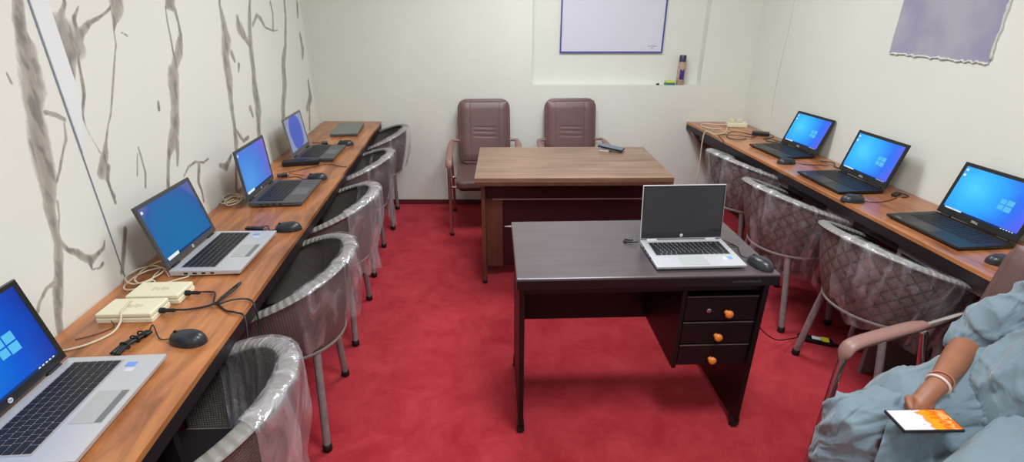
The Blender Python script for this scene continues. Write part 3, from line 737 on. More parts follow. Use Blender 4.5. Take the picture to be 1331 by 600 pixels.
    if style in ('silver', 'desk', 'dark'):
        m = MB(); c = Matrix.Translation((0, L*b0*.5+.002, .0018)) ; m.lathe([(.0062, 0), (.0062, .0005)], 20, ML @ c)
        mk = m.build('round_emblem', M_hpmark, lo)
        vs, fs = text_mb('hp', .0095, .0001); m = MB(); m.add(vs, fs, M=ML @ Matrix.Translation((0, L*b0*.5+.0025, .0026))); m.build('emblem_letters', M_black, mk)
    if style == 'black':
        vs, fs = text_mb('DELL', .014, .0002); m = MB(); m.add(vs, fs, M=ML @ Matrix.Translation((0, L*.062, .0022))); m.build('letters', M_hpmark, lo)
        vs, fs = text_mb('Latitude', .009, .0001); m = MB(); m.add(vs, fs, M=T @ Matrix.Translation((D*.93, -W*.36, .0006)) @ Matrix.Rotation(PI/2, 4, 'Z')); m.build('palmrest_letters', M_hpmark, t)
    m = MB(); m.lathe([(.002, 0), (.002, .0003)], 10, ML @ Matrix.Translation((0, L-.0065, .0018))); m.build('webcam', M_mouse, lo)
    return t
laptop((-1.063, 1.006), 0, 79.9, 'silver', 1.026, 'silver laptop with a bright blue wallpaper, nearest on the left counter')
laptop((-1.049, 1.840), -1.9, 76.6, 'silver', 1.019, 'silver laptop with a dark blue screen behind the two cream adapters', None)
laptop((-1.040, 2.529), -.5, 86.5, 'dark', 1.042, 'dark grey laptop with blue violet screen beside a coil of white cord', None)
laptop((-1.062, 3.315), -.9, 82.9, 'darksilver', 1.011, 'grey laptop showing a blue oval wallpaper near the far end of the left counter', None)
laptop((2.194, 3.101), 182.4, 68.9, 'black', .983, 'black laptop with cyan screen, farthest one on the right counter')
laptop((2.127, 2.437), 178.1, 74.2, 'black', 1.014, 'black laptop with cyan and violet screen, middle one on the right counter')
laptop((2.133, 1.780), 179.9, 75.0, 'black', 1.012, 'black laptop with cyan screen, nearest one on the right counter')
laptop((.843, 1.765), -92.5, 81.7, 'desk', .978, 'open silver laptop with its black screen off on the black brown desk')
# closed grey laptop
t = thing('laptop', 'closed grey laptop lying at the far end of the left counter', 'laptop', (-.917, 4.03, .75), math.radians(3))
m = MB(); m.box(-.10, .10, -.20, .20, .003, .015); m.build('base', M_darkshell, t, bevel=.003)
m = MB(); m.box(-.10, .10, -.20, .20, .0155, .024); m.build('lid', M_greyshell, t, bevel=.003)
for x in (-.08, .08):
    for y in (-.17, .17):
        m = MB(); m.box(x-.008, x+.008, y-.008, y+.008, 0, .0035); m.build('rubber_foot', M_blackm, t)

# ------------------------------------------------------------------ mice
def mouse_body(): 
    m = MB()
    def fn(u, v):
        a = 2*PI*u; r = math.sin(PI/2*min(1, (1-v)*1.0))
        # v 0 rim at table, 1 crown
        e = math.cos(v*PI/2)**.55
        x = .055*math.cos(a)*e*(1-.0*v); y = .031*math.sin(a)*e*(1-.14*math.cos(a))
        z = .034*math.sin(v*PI/2)*(1-.28*(math.cos(a)*.6+.4)*(1-v)) if v < 1 else .034
        return (x-.004*v*0, y, .002+z)
    m.grid(fn, 36, 12); n = len(m.v)
    m.add([(.055*math.cos(2*PI*i/36)*.96, .031*math.sin(2*PI*i/36)*.96*(1-.14*math.cos(2*PI*i/36)), 0) for i in range(36)], [tuple(range(35, -1, -1))])
    m.add([(.055*math.cos(2*PI*i/36), .031*math.sin(2*PI*i/36)*(1-.14*math.cos(2*PI*i/36)), .002) for i in range(36)]+[(.055*math.cos(2*PI*i/36)*.96, .031*math.sin(2*PI*i/36)*.96*(1-.14*math.cos(2*PI*i/36)), 0) for i in range(36)], [(i, (i+1)%36, 36+(i+1)%36, 36+i) for i in range(36)])
    return m
def mouse(x, y, z, deg, label, cable):
    """deg: direction the nose points; cable: world points after the nose"""
    t = thing('computer_mouse', label, 'mouse', (x, y, z), math.radians(deg), 'mice beside the laptops')
    del t['group']
    mouse_body().build('mouse_shell', M_mouse, t, smooth=True, angle=60)
    m = MB(); m.lathe([(.007, -.003), (.0085, -.001), (.0085, .001), (.007, .003)], 16, Matrix.Translation((.030, 0, .029)) @ Matrix.Rotation(PI/2, 4, 'X')); m.build('scroll_wheel', M_black, t, smooth=True)
    m = MB(); m.tube(smooth_path([(.02,0,.036),(.035,0,.031),(.048,0,.022),(.054,0,.012)], 4), .0006, 5); m.build('button_gap', M_blackm, t)
    if cable:
        Mi = (Matrix.Translation((x, y, z)) @ Matrix.Rotation(math.radians(deg), 4, 'Z')).inverted()
        pts = [Vector((.052, 0, .008))]+[Mi @ Vector(p) for p in cable]
        m = MB(); m.tube(smooth_path(pts, 6), .0018, 7); m.build('cable', M_black, t, smooth=True)
    return t
Z = .7500; zc = .7522
mouse(-.805, 1.262, Z, 168, 'dark grey mouse between the nearest silver laptop and the cream adapters', [(-.89,1.28,zc+.002),(-.93,1.33,zc+.012),(-.945,1.345,zc+.006),(-.94,1.315,zc)])
mouse(-.770, 2.058, Z, 186, 'black mouse between the dark blue screen laptop and the dark grey laptop', [(-.85,2.06,zc),(-.87,2.10,zc+.004),(-.90,2.10,zc),(-.93,2.09,zc)])
mouse(-.833, 2.775, Z, 186, 'black mouse behind the dark grey laptop with the violet screen', [(-.91,2.78,zc),(-.96,2.83,zc),(-1.03,2.80,zc),(-1.08,2.72,zc)])
mouse(-.838, 3.56, Z, 184, 'black mouse in front of the closed grey laptop', [(-.93,3.57,zc),(-1.0,3.60,zc),(-1.05,3.57,zc),(-1.1,3.50,zc)])
mouse(1.957, 2.835, Z, 350, 'small black mouse beside the farthest laptop on the right counter', [(2.05,2.80,zc),(2.12,2.78,zc),(2.18,2.76,zc)])
mouse(1.885, 2.165, Z, 345, 'black mouse beside the middle laptop on the right counter', [(1.97,2.14,zc),(2.05,2.15,zc),(2.14,2.19,zc)])
mouse(1.965, 1.487, Z, 340, 'dark mouse beside the nearest laptop on the right counter', [(2.05,1.47,zc),(2.12,1.50,zc),(2.17,1.54,zc)])
mo = mouse(1.060, 1.555, Z, 108, 'grey black mouse on the black brown desk to the right of the laptop', [(1.035,1.64,zc),(1.045,1.68,zc+.004),(1.06,1.72,zc),(1.03,1.745,zc),(1.015,1.72,zc+.003),(1.045,1.69,zc+.01),(1.05,1.75,zc),(1.02,1.80,zc),(1.0,1.79,zc)])
# ------------------------------------------------------------------ woven tub chairs
G_l = 'woven chairs along the left counter'; G_r = 'woven chairs along the right counter'
R_, A_ = .275, .235                     # back radius and arm length of the rim in plan
def ucurve(t, R=R_, A=A_, pinch=0.):
    """t in 0..1 along the U, from one arm tip round the back to the other arm tip"""
    tot = 2*A+PI*R; s = t*tot
    if s < A: return (A-s, R-pinch*(A-s)), (A-s)/A
    if s > A+PI*R: d = s-A-PI*R; return (d, -(R-pinch*d)), d/A
    a = (s-A)/R; return (-.91*R*math.sin(a), R*math.cos(a)), -math.sin(a)
def rim_z(t):
    x = ucurve(t)[0][0]+.25              # the rim lies in a plane that slopes down towards the front
    return .772-.355*x-.05*x*x
def shell_pt(t, v, off=0.):
    (x, y), _ = ucurve(t); (x2, y2), _ = ucurve(t, .205, .17)
    z = rim_z(t); zb = .43; k = v**1.1
    px = x+(x2-x)*k; py = y+(y2-y)*k; pz = z+(zb-z)*v
    n = Vector((px, py, 0)) if px < 0 else Vector((0, py, 0))
    n = n.normalized() if n.length > 1e-6 else Vector((-1, 0, 0))
    bulge = .012*math.sin(v*PI)+off
    return (px+n.x*bulge, py+n.y*bulge, pz)
def woven_chair(label, group, film=(.15, .85), seed=1, drop=.30, idrop=.2):
    M_weave = M_weave_l if group == G_l else globals()['M_weave']
    t = thing('woven_chair', label, 'chair', (0, 0, 0), 0, group)
    m = MB(); N = 60; nn = 12
    pts = [];
    for i in range(N+1):
        (x, y), _ = ucurve(i/N); pts.append(Vector((x, y, rim_z(i/N))))
    # flat oval band swept along the rim, wide outwards
    vs = []; uv = []
    for i, p in enumerate(pts):
        tg = (pts[min(i+1, N)]-pts[max(i-1, 0)]).normalized(); side = tg.cross(Vector((0,0,1))).normalized(); upv = side.cross(tg)
        taper = .55+.45*sm(0, .08, min(i, N-i)/N)
        for j in range(nn):
            a = 2*PI*j/nn; q = p+side*math.cos(a)*.025*taper+upv*math.sin(a)*.011*taper
            vs.append(tuple(q)); uv.append((i/N, j/nn))
    fs = [(i*nn+j, i*nn+(j+1)%nn, (i+1)*nn+(j+1)%nn, (i+1)*nn+j) for i in range(N) for j in range(nn)]
    fs += [tuple(range(nn-1, -1, -1)), tuple(N*nn+j for j in range(nn))]
    m.add(vs, fs, uv); m.build('rim', M_rim, t, smooth=True, angle=50)
    m = MB(); m.grid(lambda u, v: shell_pt(u, v), 64, 14); m.build('woven_back', M_weave, t, smooth=True, solid=.010)
    m = MB(); m.tube([Vector(shell_pt(i/40, 1.0)) for i in range(41)], .011, 8); m.build('seat_rail', M_rim, t, smooth=True, angle=50)
    m = MB()
    prof = [ucurve(i/30, .202, .17)[0] for i in range(31)]
    front = [(.17+.04*math.cos(a), .205*math.sin(a)) for a in np.linspace(-1.2, 1.2, 7)]
    poly = prof+front
    m.prism([(x, y) for x, y in poly][::-1], .415, .445); m.build('seat', M_weave, t, bevel=.006)
    for (tx, ty, fx, fy) in ((-.11,.155,-.105,.228),(-.11,-.155,-.105,-.228),(.16,.175,.20,.215),(.16,-.175,.20,-.215)):
        m = MB(); m.tube(smooth_path([(tx, ty, .43), (tx+(fx-tx)*.35, ty+(fy-ty)*.45, .26), (fx, fy, .02)], 5), .0152, 10)
        l = m.build('leg', M_tubegrey, t, smooth=True, angle=50)
        m = MB(); m.lathe([(.016, 0), (.0188, .004), (.018, .03), (.0145, .034)], 14, Matrix.Translation((fx, fy, 0))); m.build('rubber_cap', M_blackm, l, smooth=True, angle=40)
    if film:
        rnd = random.Random(seed); sx = rnd.uniform(0, 50)
        def fn(u, v):
            tt = film[0]+(film[1]-film[0])*u
            w = v*2-1                    # -1 inside hem .. 0 over rim .. 1 outside hem
            (x, y), _ = ucurve(tt); z = rim_z(tt)
            n = Vector((x, y, 0)) if x < 0 else Vector((0, y, 0)); n.normalize()
            nz1 = noise.noise(Vector((u*9+sx, v*2.2, 1))); nz2 = noise.noise(Vector((u*30+sx, v*3.5+sx, 4))); nz3 = noise.noise(Vector((u*4+sx, 9, v)))
            if abs(w) < .16:
                a = w/.16*PI/2
                off = math.sin(a)*.034; dz = .016*math.cos(a)+.001; p = Vector((x, y, z))+n*off+Vector((0, 0, dz))
                return tuple(p+n*nz2*.003)
            d = (abs(w)-.16)/.84
            if w > 0:
                L_ = drop*(1+.30*nz3+.25*noise.noise(Vector((u*7+sx, 2, 2)))); vv = min(.98, d*L_/.33)
                q = Vector(shell_pt(tt, vv, .026)); q.z = z-d*L_
                return tuple(q+n*(.016*d*(1+nz1)+(nz1*.020+nz2*.012)*min(1, d*2)+.008*(1-min(1,d*4))))
            L_ = idrop*(1+.3*nz3); vv = min(.98, d*L_/.33); q = Vector(shell_pt(tt, vv, -.026)); q.z = z-d*L_
            return tuple(q-n*(.010*d+(abs(nz1)*.022+nz2*.010)*min(1, d*2)+.008*(1-min(1,d*4))))
        m = MB(); m.grid(fn, 90, 44); o = m.build('plastic_wrap', M_milky if 'nearest on the left' in label or 'milky' in label else M_film, t, smooth=True); o['label'] = 'clear crinkled plastic film over the rim'
    return t
def put(t, x, y, deg): t.location = (x, y, 0); t.rotation_euler = (0, 0, math.radians(deg)); return t
# t runs from the chair's left arm tip (its +y side) round to the right one; left chairs are turned half round
put(woven_chair('grey woven chair nearest on the left, film over the middle of its rim', G_l, (.40, .86), 3, .40, .30), -.724, 1.04, 177)
put(woven_chair('grey woven chair with dark shiny film inside its back, second along the left counter', G_l, (.26, .72), 8, .26, .28), -.712, 1.78, 183)
put(woven_chair('grey woven chair with milky film tucked over its far rim, third along left counter', G_l, (.30, .70), 12, .40, .12), -.722, 2.48, 180.5)
put(woven_chair('grey woven chair wrapped in crinkled film, fourth along left counter', G_l, (.16, .84), 21, .42, .10), -.74, 3.23, 180)
put(woven_chair('grey woven chair at the far end of left counter against the back wall', G_l, (.22, .55), 5, .30, .05), -.72, 4.01, 182)
put(woven_chair('brown woven chair nearest on the right, just behind the seated person', G_r, (.50, .97), 31, .34, .10), 1.772, 1.755, 7)
put(woven_chair('brown woven chair with bunched film at its side, middle one along right counter', G_r, (.50, .98), 37, .40, .10), 1.76, 2.40, 6)
put(woven_chair('brown woven chair under cloudy film, farthest one along right counter', G_r, (.12, .98), 41, .34, .08), 1.845, 3.03, 5)

# ------------------------------------------------------------------ leather arm chairs
def leather_chair(label, group, hw=.27, bw=.215, back=-.225, pad=-.24):
    """faces +x, seat centre at the origin; hw is half the width between the arms"""
    t = thing('leather_armchair', label, 'armchair', (0, 0, 0), 0, group)
    # seat cushion
    def rr(x0, x1, y0, y1, r, n=5):
        pts = []
        for (cx, cy, a0) in ((x1-r, y1-r, 0), (x0+r, y1-r, 90), (x0+r, y0+r, 180), (x1-r, y0+r, 270)):
            for k in range(n+1): a = math.radians(a0+90*k/n); pts.append((cx+r*math.cos(a), cy+r*math.sin(a)))
        return pts
    m = MB(); m.prism(rr(-.24, .25, -bw-.01, bw+.01, .06), .37, .435); m.build('seat', M_leather, t, bevel=.02, seg=4, smooth=True, angle=60)
    m = MB(); m.prism(rr(-.22, .22, -bw+.01, bw-.01, .05), .352, .3695); m.build('seat_pan', M_blackm, t)
    # reclined backrest: rounded slab in a tilted frame with stitched panels
    T = Matrix.Translation((back, 0, .43)) @ Matrix.Rotation(math.radians(-11), 4, 'Y')
    BH = .535
    def slab(x0, x1, ins=0., z0=0., z1=BH, r=.075):
        pts = rr(z0, z1, -bw+ins, bw-ins, r); vs = [(x0, y, z) for z, y in pts]+[(x1, y, z) for z, y in pts]; n = len(pts)
        return vs, [tuple(range(n)), tuple(range(2*n-1, n-1, -1))]+[(i, n+i, n+(i+1)%n, (i+1)%n) for i in range(n)]
    m = MB(); vs, fs = slab(-.055, -.005); m.add(vs, fs, M=T)
    b = m.build('backrest', M_leather, t, bevel=.016, seg=3, smooth=True, angle=60)
    def front(u, v):
        y = (u-.5)*2*(bw-.018); z = .03+(BH-.05)*v
        e = min(1, min(u, 1-u)*9)**.5*min(1, min(v, 1-v)*9)**.5
        d = .020*e
        for k in (.42, .50, .57): d -= .005*math.exp(-((v-k-.006*math.sin(u*7))/.008)**2)*sm(.22, .34, u)*sm(.22, .34, 1-u)
        for k in (.2, .8): d -= .004*math.exp(-((u-k+.015*(v-.5)*(1 if k < .5 else -1))/.007)**2)
        return (-.006+d, y, z)
    m = MB(); m.grid(front, 60, 70, T); m.build('back_padding', M_leather, b, smooth=True)
    for s in (-1, 1):
        y = s*hw
        path = smooth_path([(.245, y, .012), (.240, y, .30), (.238, y, .50), (.225, y, .555), (.185, y, .575), (.0, y, .595), (-.22, y, .622), (-.275, y, .625)], 6)
        m = MB(); m.tube(path, .0135, 12); f = m.build('arm_tube', M_chrome, t, smooth=True, angle=60)
        m = MB(); m.lathe([(.017, 0), (.018, .004), (.016, .02)], 14, Matrix.Translation((.245, y, 0))); m.build('foot_cap', M_blackm, f)
        m = MB(); m.tube([(-.275, y, .625), (-.282, y-s*(hw-bw+.02), .625)], .011, 10); m.build('back_bracket', M_armpad, t, smooth=True, angle=50)
        m = MB(); m.tube(smooth_path([(-.10, y, .58), (-.17, y, .35), (-.28, y, .012)], 6), .0125, 12); r = m.build('rear_leg', M_chrome, t, smooth=True, angle=60)
        m = MB(); m.lathe([(.016, 0), (.017, .004), (.015, .02)], 14, Matrix.Translation((-.28, y, 0))); m.build('foot_cap', M_blackm, r)
        # padded arm: tapered, curved over the front bend
        pp = smooth_path([(.236, y, .530), (.232, y, .566), (.205, y, .590), (.10, y, .604), (.10+(pad-.10)*.6, y, .604+(.10-(.10+(pad-.10)*.6))*.08), (pad, y, .604+(.10-pad)*.07)], 6); k = len(pp)
        m = MB(); vs = []; n = 14
        for i, p in enumerate(pp):
            tg = (pp[min(i+1, k-1)]-pp[max(i-1, 0)]).normalized(); sd = Vector((0, 1, 0)); up = sd.cross(tg) if sd.cross(tg).z > 0 or i < 6 else tg.cross(sd)
            up = tg.cross(sd); up = up if up.dot(Vector((.5, 0, 1))) > 0 else -up
            w = .026*(sm(-.1, .18, i/k))*(1-.35*sm(.82, 1.02, i/(k-1))); h = .014*(1-.4*sm(.85, 1, i/(k-1)))
            for j in range(n):
                a = 2*PI*j/n; vs.append(tuple(p+sd*math.cos(a)*w+up*math.sin(a)*h))
        m.add(vs, [(i*n+j, i*n+(j+1)%n, (i+1)*n+(j+1)%n, (i+1)*n+j) for i in range(k-1) for j in range(n)]+[tuple(range(n-1, -1, -1)), tuple((k-1)*n+j for j in range(n))])
        m.build('arm_pad', M_armpad, t, smooth=True, angle=70)
    for x, z in ((.10, .345), (-.16, .345)):
        m = MB(); m.tube([(x, -hw, z), (x, hw, z)], .011, 10); m.build('cross_bar', M_chrome, t, smooth=True, angle=50)
    return t
LG = 'leather chairs behind the walnut desk'
c1 = leather_chair('brown leather armchair by the back wall, its seat and leg visible left of the desk', LG)
put(c1, .145, 3.87, -92)
c2 = copy_tree(c1); c2['label'] = 'brown leather armchair by the back wall, only its back showing above the walnut desk'
put(c2, .865, 3.83, -91)
pc = leather_chair('leather armchair with brown padded arms that the person in grey blue sits in', None, .30, .25, -.14, -.09)
PF = Vector((-.98670, -.16256, 0)); PL = Vector((.16256, -.98670, 0)); PC = Vector((1.25739, 1.28039, 0))-PF*.22+PL*.30
pc.location = PC; pc.rotation_euler = (0, 0, math.atan2(PF.y, PF.x))

# ------------------------------------------------------------------ the seated person
def finalize(o, steps):
    """bakes the modifiers of o into its mesh"""
    dg = bpy.context.evaluated_depsgraph_get(); me = bpy.data.meshes.new_from_object(o.evaluated_get(dg)); old = o.data
    for mm in list(o.modifiers): o.modifiers.remove(mm)
    o.data = me; me.polygons.foreach_set('use_smooth', [True]*len(me.polygons)); return o
def blob(m, c, r, M=None, n=18):
    rx, ry, rz = r if isinstance(r, (tuple, list)) else (r, r, r)
    prof = [(math.sin(PI*(i+.02)/(n+.04)), -math.cos(PI*(i+.02)/(n+.04))) for i in range(n+1)]
    T = Matrix.Translation(c) @ (M if M is not None else Matrix.Identity(4)) @ Matrix.Diagonal((rx, ry, rz, 1))
    m.lathe(prof, 24, T)
def limb(m, pts, rs, n=18):
    pts = [Vector(p) for p in pts]; q = smooth_path(pts, 6); k = len(pts); rr = []
    for i in range(k-1):
        for j in range(6): rr.append(rs[i]+(rs[i+1]-rs[i])*sm(0, 1, j/6))
    rr.append(rs[-1]); m.tube(q, rr, n); blob(m, pts[0], rs[0]*.99); blob(m, pts[-1], rs[-1]*.99)
def fuse(m, name, material, parent, vox, smooth=6):
    o = m.build(name, material, None)
    d = o.modifiers.new('r', 'REMESH'); d.mode = 'VOXEL'; d.voxel_size = vox
    d = o.modifiers.new('s', 'SMOOTH'); d.iterations = smooth; d.factor = .5
    finalize(o, 0); o.parent = parent; return o
person = thing('person', 'seated person in grey blue tunic and loose trousers holding a lit phone in the lap', 'person', PC, math.atan2(PF.y, PF.x))
def W2L(p):   # world to the person's own frame
    d = Vector(p)-PC; return Vector((d.dot(PF), d.dot(PL), p[2]))
sh_r = W2L((1.67, 1.085, .885)); el_r = W2L((1.575, 1.185, .655)); wr_r = W2L((1.325, 1.032, .622))
hipc = Vector((-.035, .04, .50)); chest = Vector((-.115, .115, .80)); neck = Vector((-.09, .145, 1.02)); headc = Vector((-.05, .15, 1.17))
sh_l = Vector((-.10, .29, .90)); el_l = Vector((-.04, .35, .66)); wr_l = Vector((.16, .27, .585))
kn_r = Vector((.375, -.110, .470)); kn_l = Vector((.42, .24, .47)); an_r = Vector((.36, -.09, .10)); an_l = Vector((.45, .27, .10))
hp_r = Vector((-.01, -.06, .50)); hp_l = Vector((-.01, .13, .50))
m = MB()
limb(m, [hipc, hipc.lerp(chest, .5)+Vector((.015,0,0)), chest, neck+Vector((-.01,0,-.06))], [.115, .11, .105, .06])
blob(m, chest, (.105, .165, .16)); blob(m, hipc, (.12, .17, .10))
limb(m, [neck+Vector((-.01,0,-.06)), neck, headc+Vector((-.01,0,-.05))], [.06, .052, .052])
Hm = Matrix.Rotation(math.radians(28), 4, 'Y')
blob(m, headc, (.092, .074, .112), Hm)                             # skull
def hp(x, y, z): return headc+(Hm.to_3x3() @ Vector((x, y, z)))
blob(m, hp(.028, 0, -.055), (.062, .055, .060), Hm)                # jaw
limb(m, [hp(.085, 0, .012), hp(.108, 0, -.022)], [.009, .014]); blob(m, hp(.103, .010, -.026), .008); blob(m, hp(.103, -.010, -.026), .008)
blob(m, hp(.082, 0, .030), (.012, .045, .009), Hm)
blob(m, hp(.088, 0, -.052), (.008, .022, .006), Hm); blob(m, hp(.087, 0, -.064), (.008, .019, .007), Hm); blob(m, hp(.080, 0, -.092), (.014, .020, .014), Hm)
for s in (-1, 1):
    blob(m, hp(-.004, s*.076, -.010), (.018, .008, .030), Hm); blob(m, hp(.050, s*.040, -.022), (.026, .022, .022), Hm)
limb(m, [sh_r, sh_r.lerp(el_r, .5), el_r], [.058, .050, .042]); limb(m, [el_r, el_r.lerp(wr_r, .35), wr_r], [.042, .040, .026])
limb(m, [sh_l, sh_l.lerp(el_l, .5), el_l], [.058, .050, .042]); limb(m, [el_l, el_l.lerp(wr_l, .35), wr_l], [.042, .040, .026])
for a, b_, c, s in ((hp_r, kn_r, an_r, 1), (hp_l, kn_l, an_l, 1)):
    limb(m, [a, a.lerp(b_, .5), b_], [.085, .075, .056]); limb(m, [b_, b_.lerp(c, .35), c], [.056, .055, .036])
    limb(m, [c+Vector((-.03,0,-.05)), c+Vector((.06,0,-.055)), c+Vector((.15,0,-.07))], [.034, .034, .022])
# right hand: the phone lies across the fingers, thumb closing on its far edge
ph_c = W2L((1.222, .948, .585)); ph_dir = (W2L((1.3375, .983, .585))-W2L((1.155, .997, .585))).normalized(); ph_n = Vector((0, 0, 1)); ph_s = ph_n.cross(ph_dir)  # along / across
if ph_s.dot(W2L((1.24, 1.05, .585))-ph_c) < 0: ph_s = -ph_s
def PH(a, b, c): return ph_c+ph_dir*a+ph_s*b+ph_n*c
palm = PH(.035, .062, .000)
limb(m, [wr_r, wr_r.lerp(palm, .5)+Vector((0,0,.004)), palm], [.026, .026, .024])
blob(m, PH(.052, .060, -.004), .021); blob(m, PH(.012, .056, -.006), .020); blob(m, PH(.030, .042, -.014), (.030, .024, .012))
for k, (a0, ln) in enumerate(((.058, .050), (.038, .058), (.018, .062), (-.002, .056))):
    r0 = .0095 if k else .008
    limb(m, [PH(a0, .045, -.016), PH(a0-.003, .018, -.0205), PH(a0-.006, -.004*ln/.05, -.0205), PH(a0-.008, -.008-ln*.28, -.0185)], [r0+.001, r0, r0*.93, r0*.82], 12)
limb(m, [PH(.020, .068, .004), PH(.000, .062, .016), PH(-.012, .046, .019), PH(-.020, .028, .0165)], [.014, .0115, .0105, .0085], 12)
# left hand resting on the other thigh
d_ = Vector((.97, -.15, -.10)).normalized(); sd_ = Vector((.15, .97, 0)).normalized()
pl = wr_l+d_*.055; limb(m, [wr_l, pl], [.026, .028]); blob(m, pl+d_*.02, (.038, .040, .016))
for k, ln in enumerate((.066, .078, .072, .058)):
    b0 = pl+d_*.045+sd_*(-.030+.020*k)*-1
    limb(m, [b0, b0+d_*ln*.45+Vector((0,0,.003)), b0+d_*ln*.8+Vector((0,0,-.004)), b0+d_*ln+Vector((0,0,-.014))], [.0095, .009, .0085, .0075], 12)
limb(m, [pl-sd_*.022, pl-sd_*.045+d_*.025, pl-sd_*.052+d_*.055], [.013, .011, .009], 12)
body = fuse(m, 'body', M_skin, person, .0038, 3); body['label'] = 'brown skinned head, arms, hands and feet'
# hair
m = MB(); blob(m, hp(-.014, 0, .020), (.094, .080, .104), Hm); hair = m.build('hair', M_hair, None)
me = hair.data
for v in me.vertices:
    q = Hm.to_3x3().inverted() @ (v.co-headc)
    if q.x > .045 and q.z < .075 or q.z < -.05: v.co = headc+(v.co-headc)*.72
hair.parent = person; hair['label'] = 'short black hair'; me.polygons.foreach_set('use_smooth', [True]*len(me.polygons))
for s in (-1, 1):
    m = MB(); blob(m, hp(.0755, s*.030, .010), .0105, n=10); e = m.build('eye', M_white, person, smooth=True)
    m = MB(); blob(m, hp(.0835, s*.030, .008), .0042, n=8); m.build('pupil', M_black, e, smooth=True)
    m = MB(); m.tube([hp(.088, s*.012, .032), hp(.089, s*.03, .037), hp(.080, s*.048, .032)], [.002, .0035, .002], 8); m.build('eyebrow', M_hair, person, smooth=True)

def make_cloth():
    m_, nt, b = new_mat('grey_blue_cotton'); N = nt.nodes
    b.inputs['Base Color'].default_value = lin((106, 124, 133)); b.inputs['Roughness'].default_value = .85; b.inputs['Sheen Weight'].default_value = .3
    tc = N.new('ShaderNodeTexCoord'); w = N.new('ShaderNodeTexNoise'); w.inputs['Scale'].default_value = 500; nt.links.new(tc.outputs['Object'], w.inputs['Vector'])
    bp = N.new('ShaderNodeBump'); bp.inputs['Strength'].default_value = .2; bp.inputs['Distance'].default_value = .001
    nt.links.new(w.outputs[0], bp.inputs['Height'])
    # long soft creases running along the seated figure
    mp = N.new('ShaderNodeMapping'); mp.inputs['Scale'].default_value = (1.6, 8, 5); mp.inputs['Rotation'].default_value = (0, .25, .35); nt.links.new(tc.outputs['Object'], mp.inputs[0])
    c = N.new('ShaderNodeTexNoise'); c.inputs['Scale'].default_value = 1.2; c.inputs['Detail'].default_value = 2.5; c.inputs['Distortion'].default_value = .8; nt.links.new(mp.outputs[0], c.inputs['Vector'])
    s1 = N.new('ShaderNodeMath'); s1.operation = 'SUBTRACT'; s1.inputs[1].default_value = .5; nt.links.new(c.outputs[0], s1.inputs[0])
    s2 = N.new('ShaderNodeMath'); s2.operation = 'ABSOLUTE'; nt.links.new(s1.outputs[0], s2.inputs[0])
    s3 = N.new('ShaderNodeMapRange'); s3.inputs['From Max'].default_value = .12; s3.interpolation_type = 'SMOOTHSTEP'; nt.links.new(s2.outputs[0], s3.inputs['Value'])
    b2 = N.new('ShaderNodeBump'); b2.inputs['Strength'].default_value = .6; b2.inputs['Distance'].default_value = .012
    nt.links.new(s3.outputs[0], b2.inputs['Height']); nt.links.new(bp.outputs[0], b2.inputs['Normal']); nt.links.new(b2.outputs[0], b.inputs['Normal']); return m_
M_cloth = make_cloth()
def ridge(p, s):                                                     # sharp crease noise
    return 1-abs(noise.noise(p*s))*2
def fold(o, amp, dirs, sc=(7, 7, 7), seed=0., soft=.006):
    me = o.data; off = Vector((seed, seed*1.7, seed*.3))
    nr = [v.normal.copy() for v in me.vertices]
    for v, n in zip(me.vertices, nr):
        c = v.co; q = Vector((c.dot(dirs[0])*sc[0], c.dot(dirs[1])*sc[1], c.dot(dirs[2])*sc[2]))+off
        q = q+Vector((noise.noise(q*.6), noise.noise(q*.6+Vector((5,5,5))), 0))*.8
        r = max(0, 1-abs(noise.noise(q))*3.2)**1.6; r2 = max(0, 1-abs(noise.noise(q*1.9+Vector((9,3,1))))*3.5)**1.5
        v.co = c+n*(r*amp+r2*amp*.45-amp*.4+noise.noise(c*9+off)*soft)
    me.update()
X, Y_, Z_ = Vector((1,0,0)), Vector((0,1,0)), Vector((0,0,1))
# loose trousers
m = MB()
for a, b_, c in ((hp_r, kn_r, an_r), (hp_l, kn_l, an_l)):
    limb(m, [a, a.lerp(b_, .5), b_+Vector((-.01,0,0))], [.104, .094, .080]); limb(m, [b_+Vector((-.01,0,0)), b_.lerp(c, .45), c+Vector((0,0,.02))], [.080, .082, .060])
blob(m, hipc, (.14, .185, .11))
tr = fuse(m, 'trousers', M_cloth, person, .009, 4)
fold(tr, .017, [Vector((.8,.1,.6)).normalized(), Y_, Vector((-.6,0,.8))], (2.6, 8, 8), 2.0, .004)
# tunic: torso, sleeves to just above the elbow
m = MB()
limb(m, [hipc+Vector((0,0,.0)), hipc.lerp(chest, .5)+Vector((.03,-.02,0)), chest, chest.lerp(neck, .7)], [.140, .138, .130, .080])
blob(m, chest, (.118, .185, .17)); blob(m, hipc+Vector((.0,0,.02)), (.135, .195, .11)); blob(m, sh_r, .070); blob(m, sh_l, .078)
cuff_r = el_r.lerp(wr_r, .10)+Vector((0,0,.004)); cuff_l = el_l.lerp(wr_l, .3)
limb(m, [sh_r, sh_r.lerp(el_r, .5)+Vector((.01,0,.0)), el_r+Vector((0,0,.004)), cuff_r], [.068, .068, .066, .060]); limb(m, [sh_l, sh_l.lerp(el_l, .5), el_l, cuff_l], [.078, .078, .070, .060])
tu = fuse(m, 'tunic', M_cloth, person, .008, 4)
fold(tu, .018, [Vector((.5,.3,.8)).normalized(), Vector((-.8,.3,.5)).normalized(), Y_], (3.2, 9, 6), 7.0, .004)
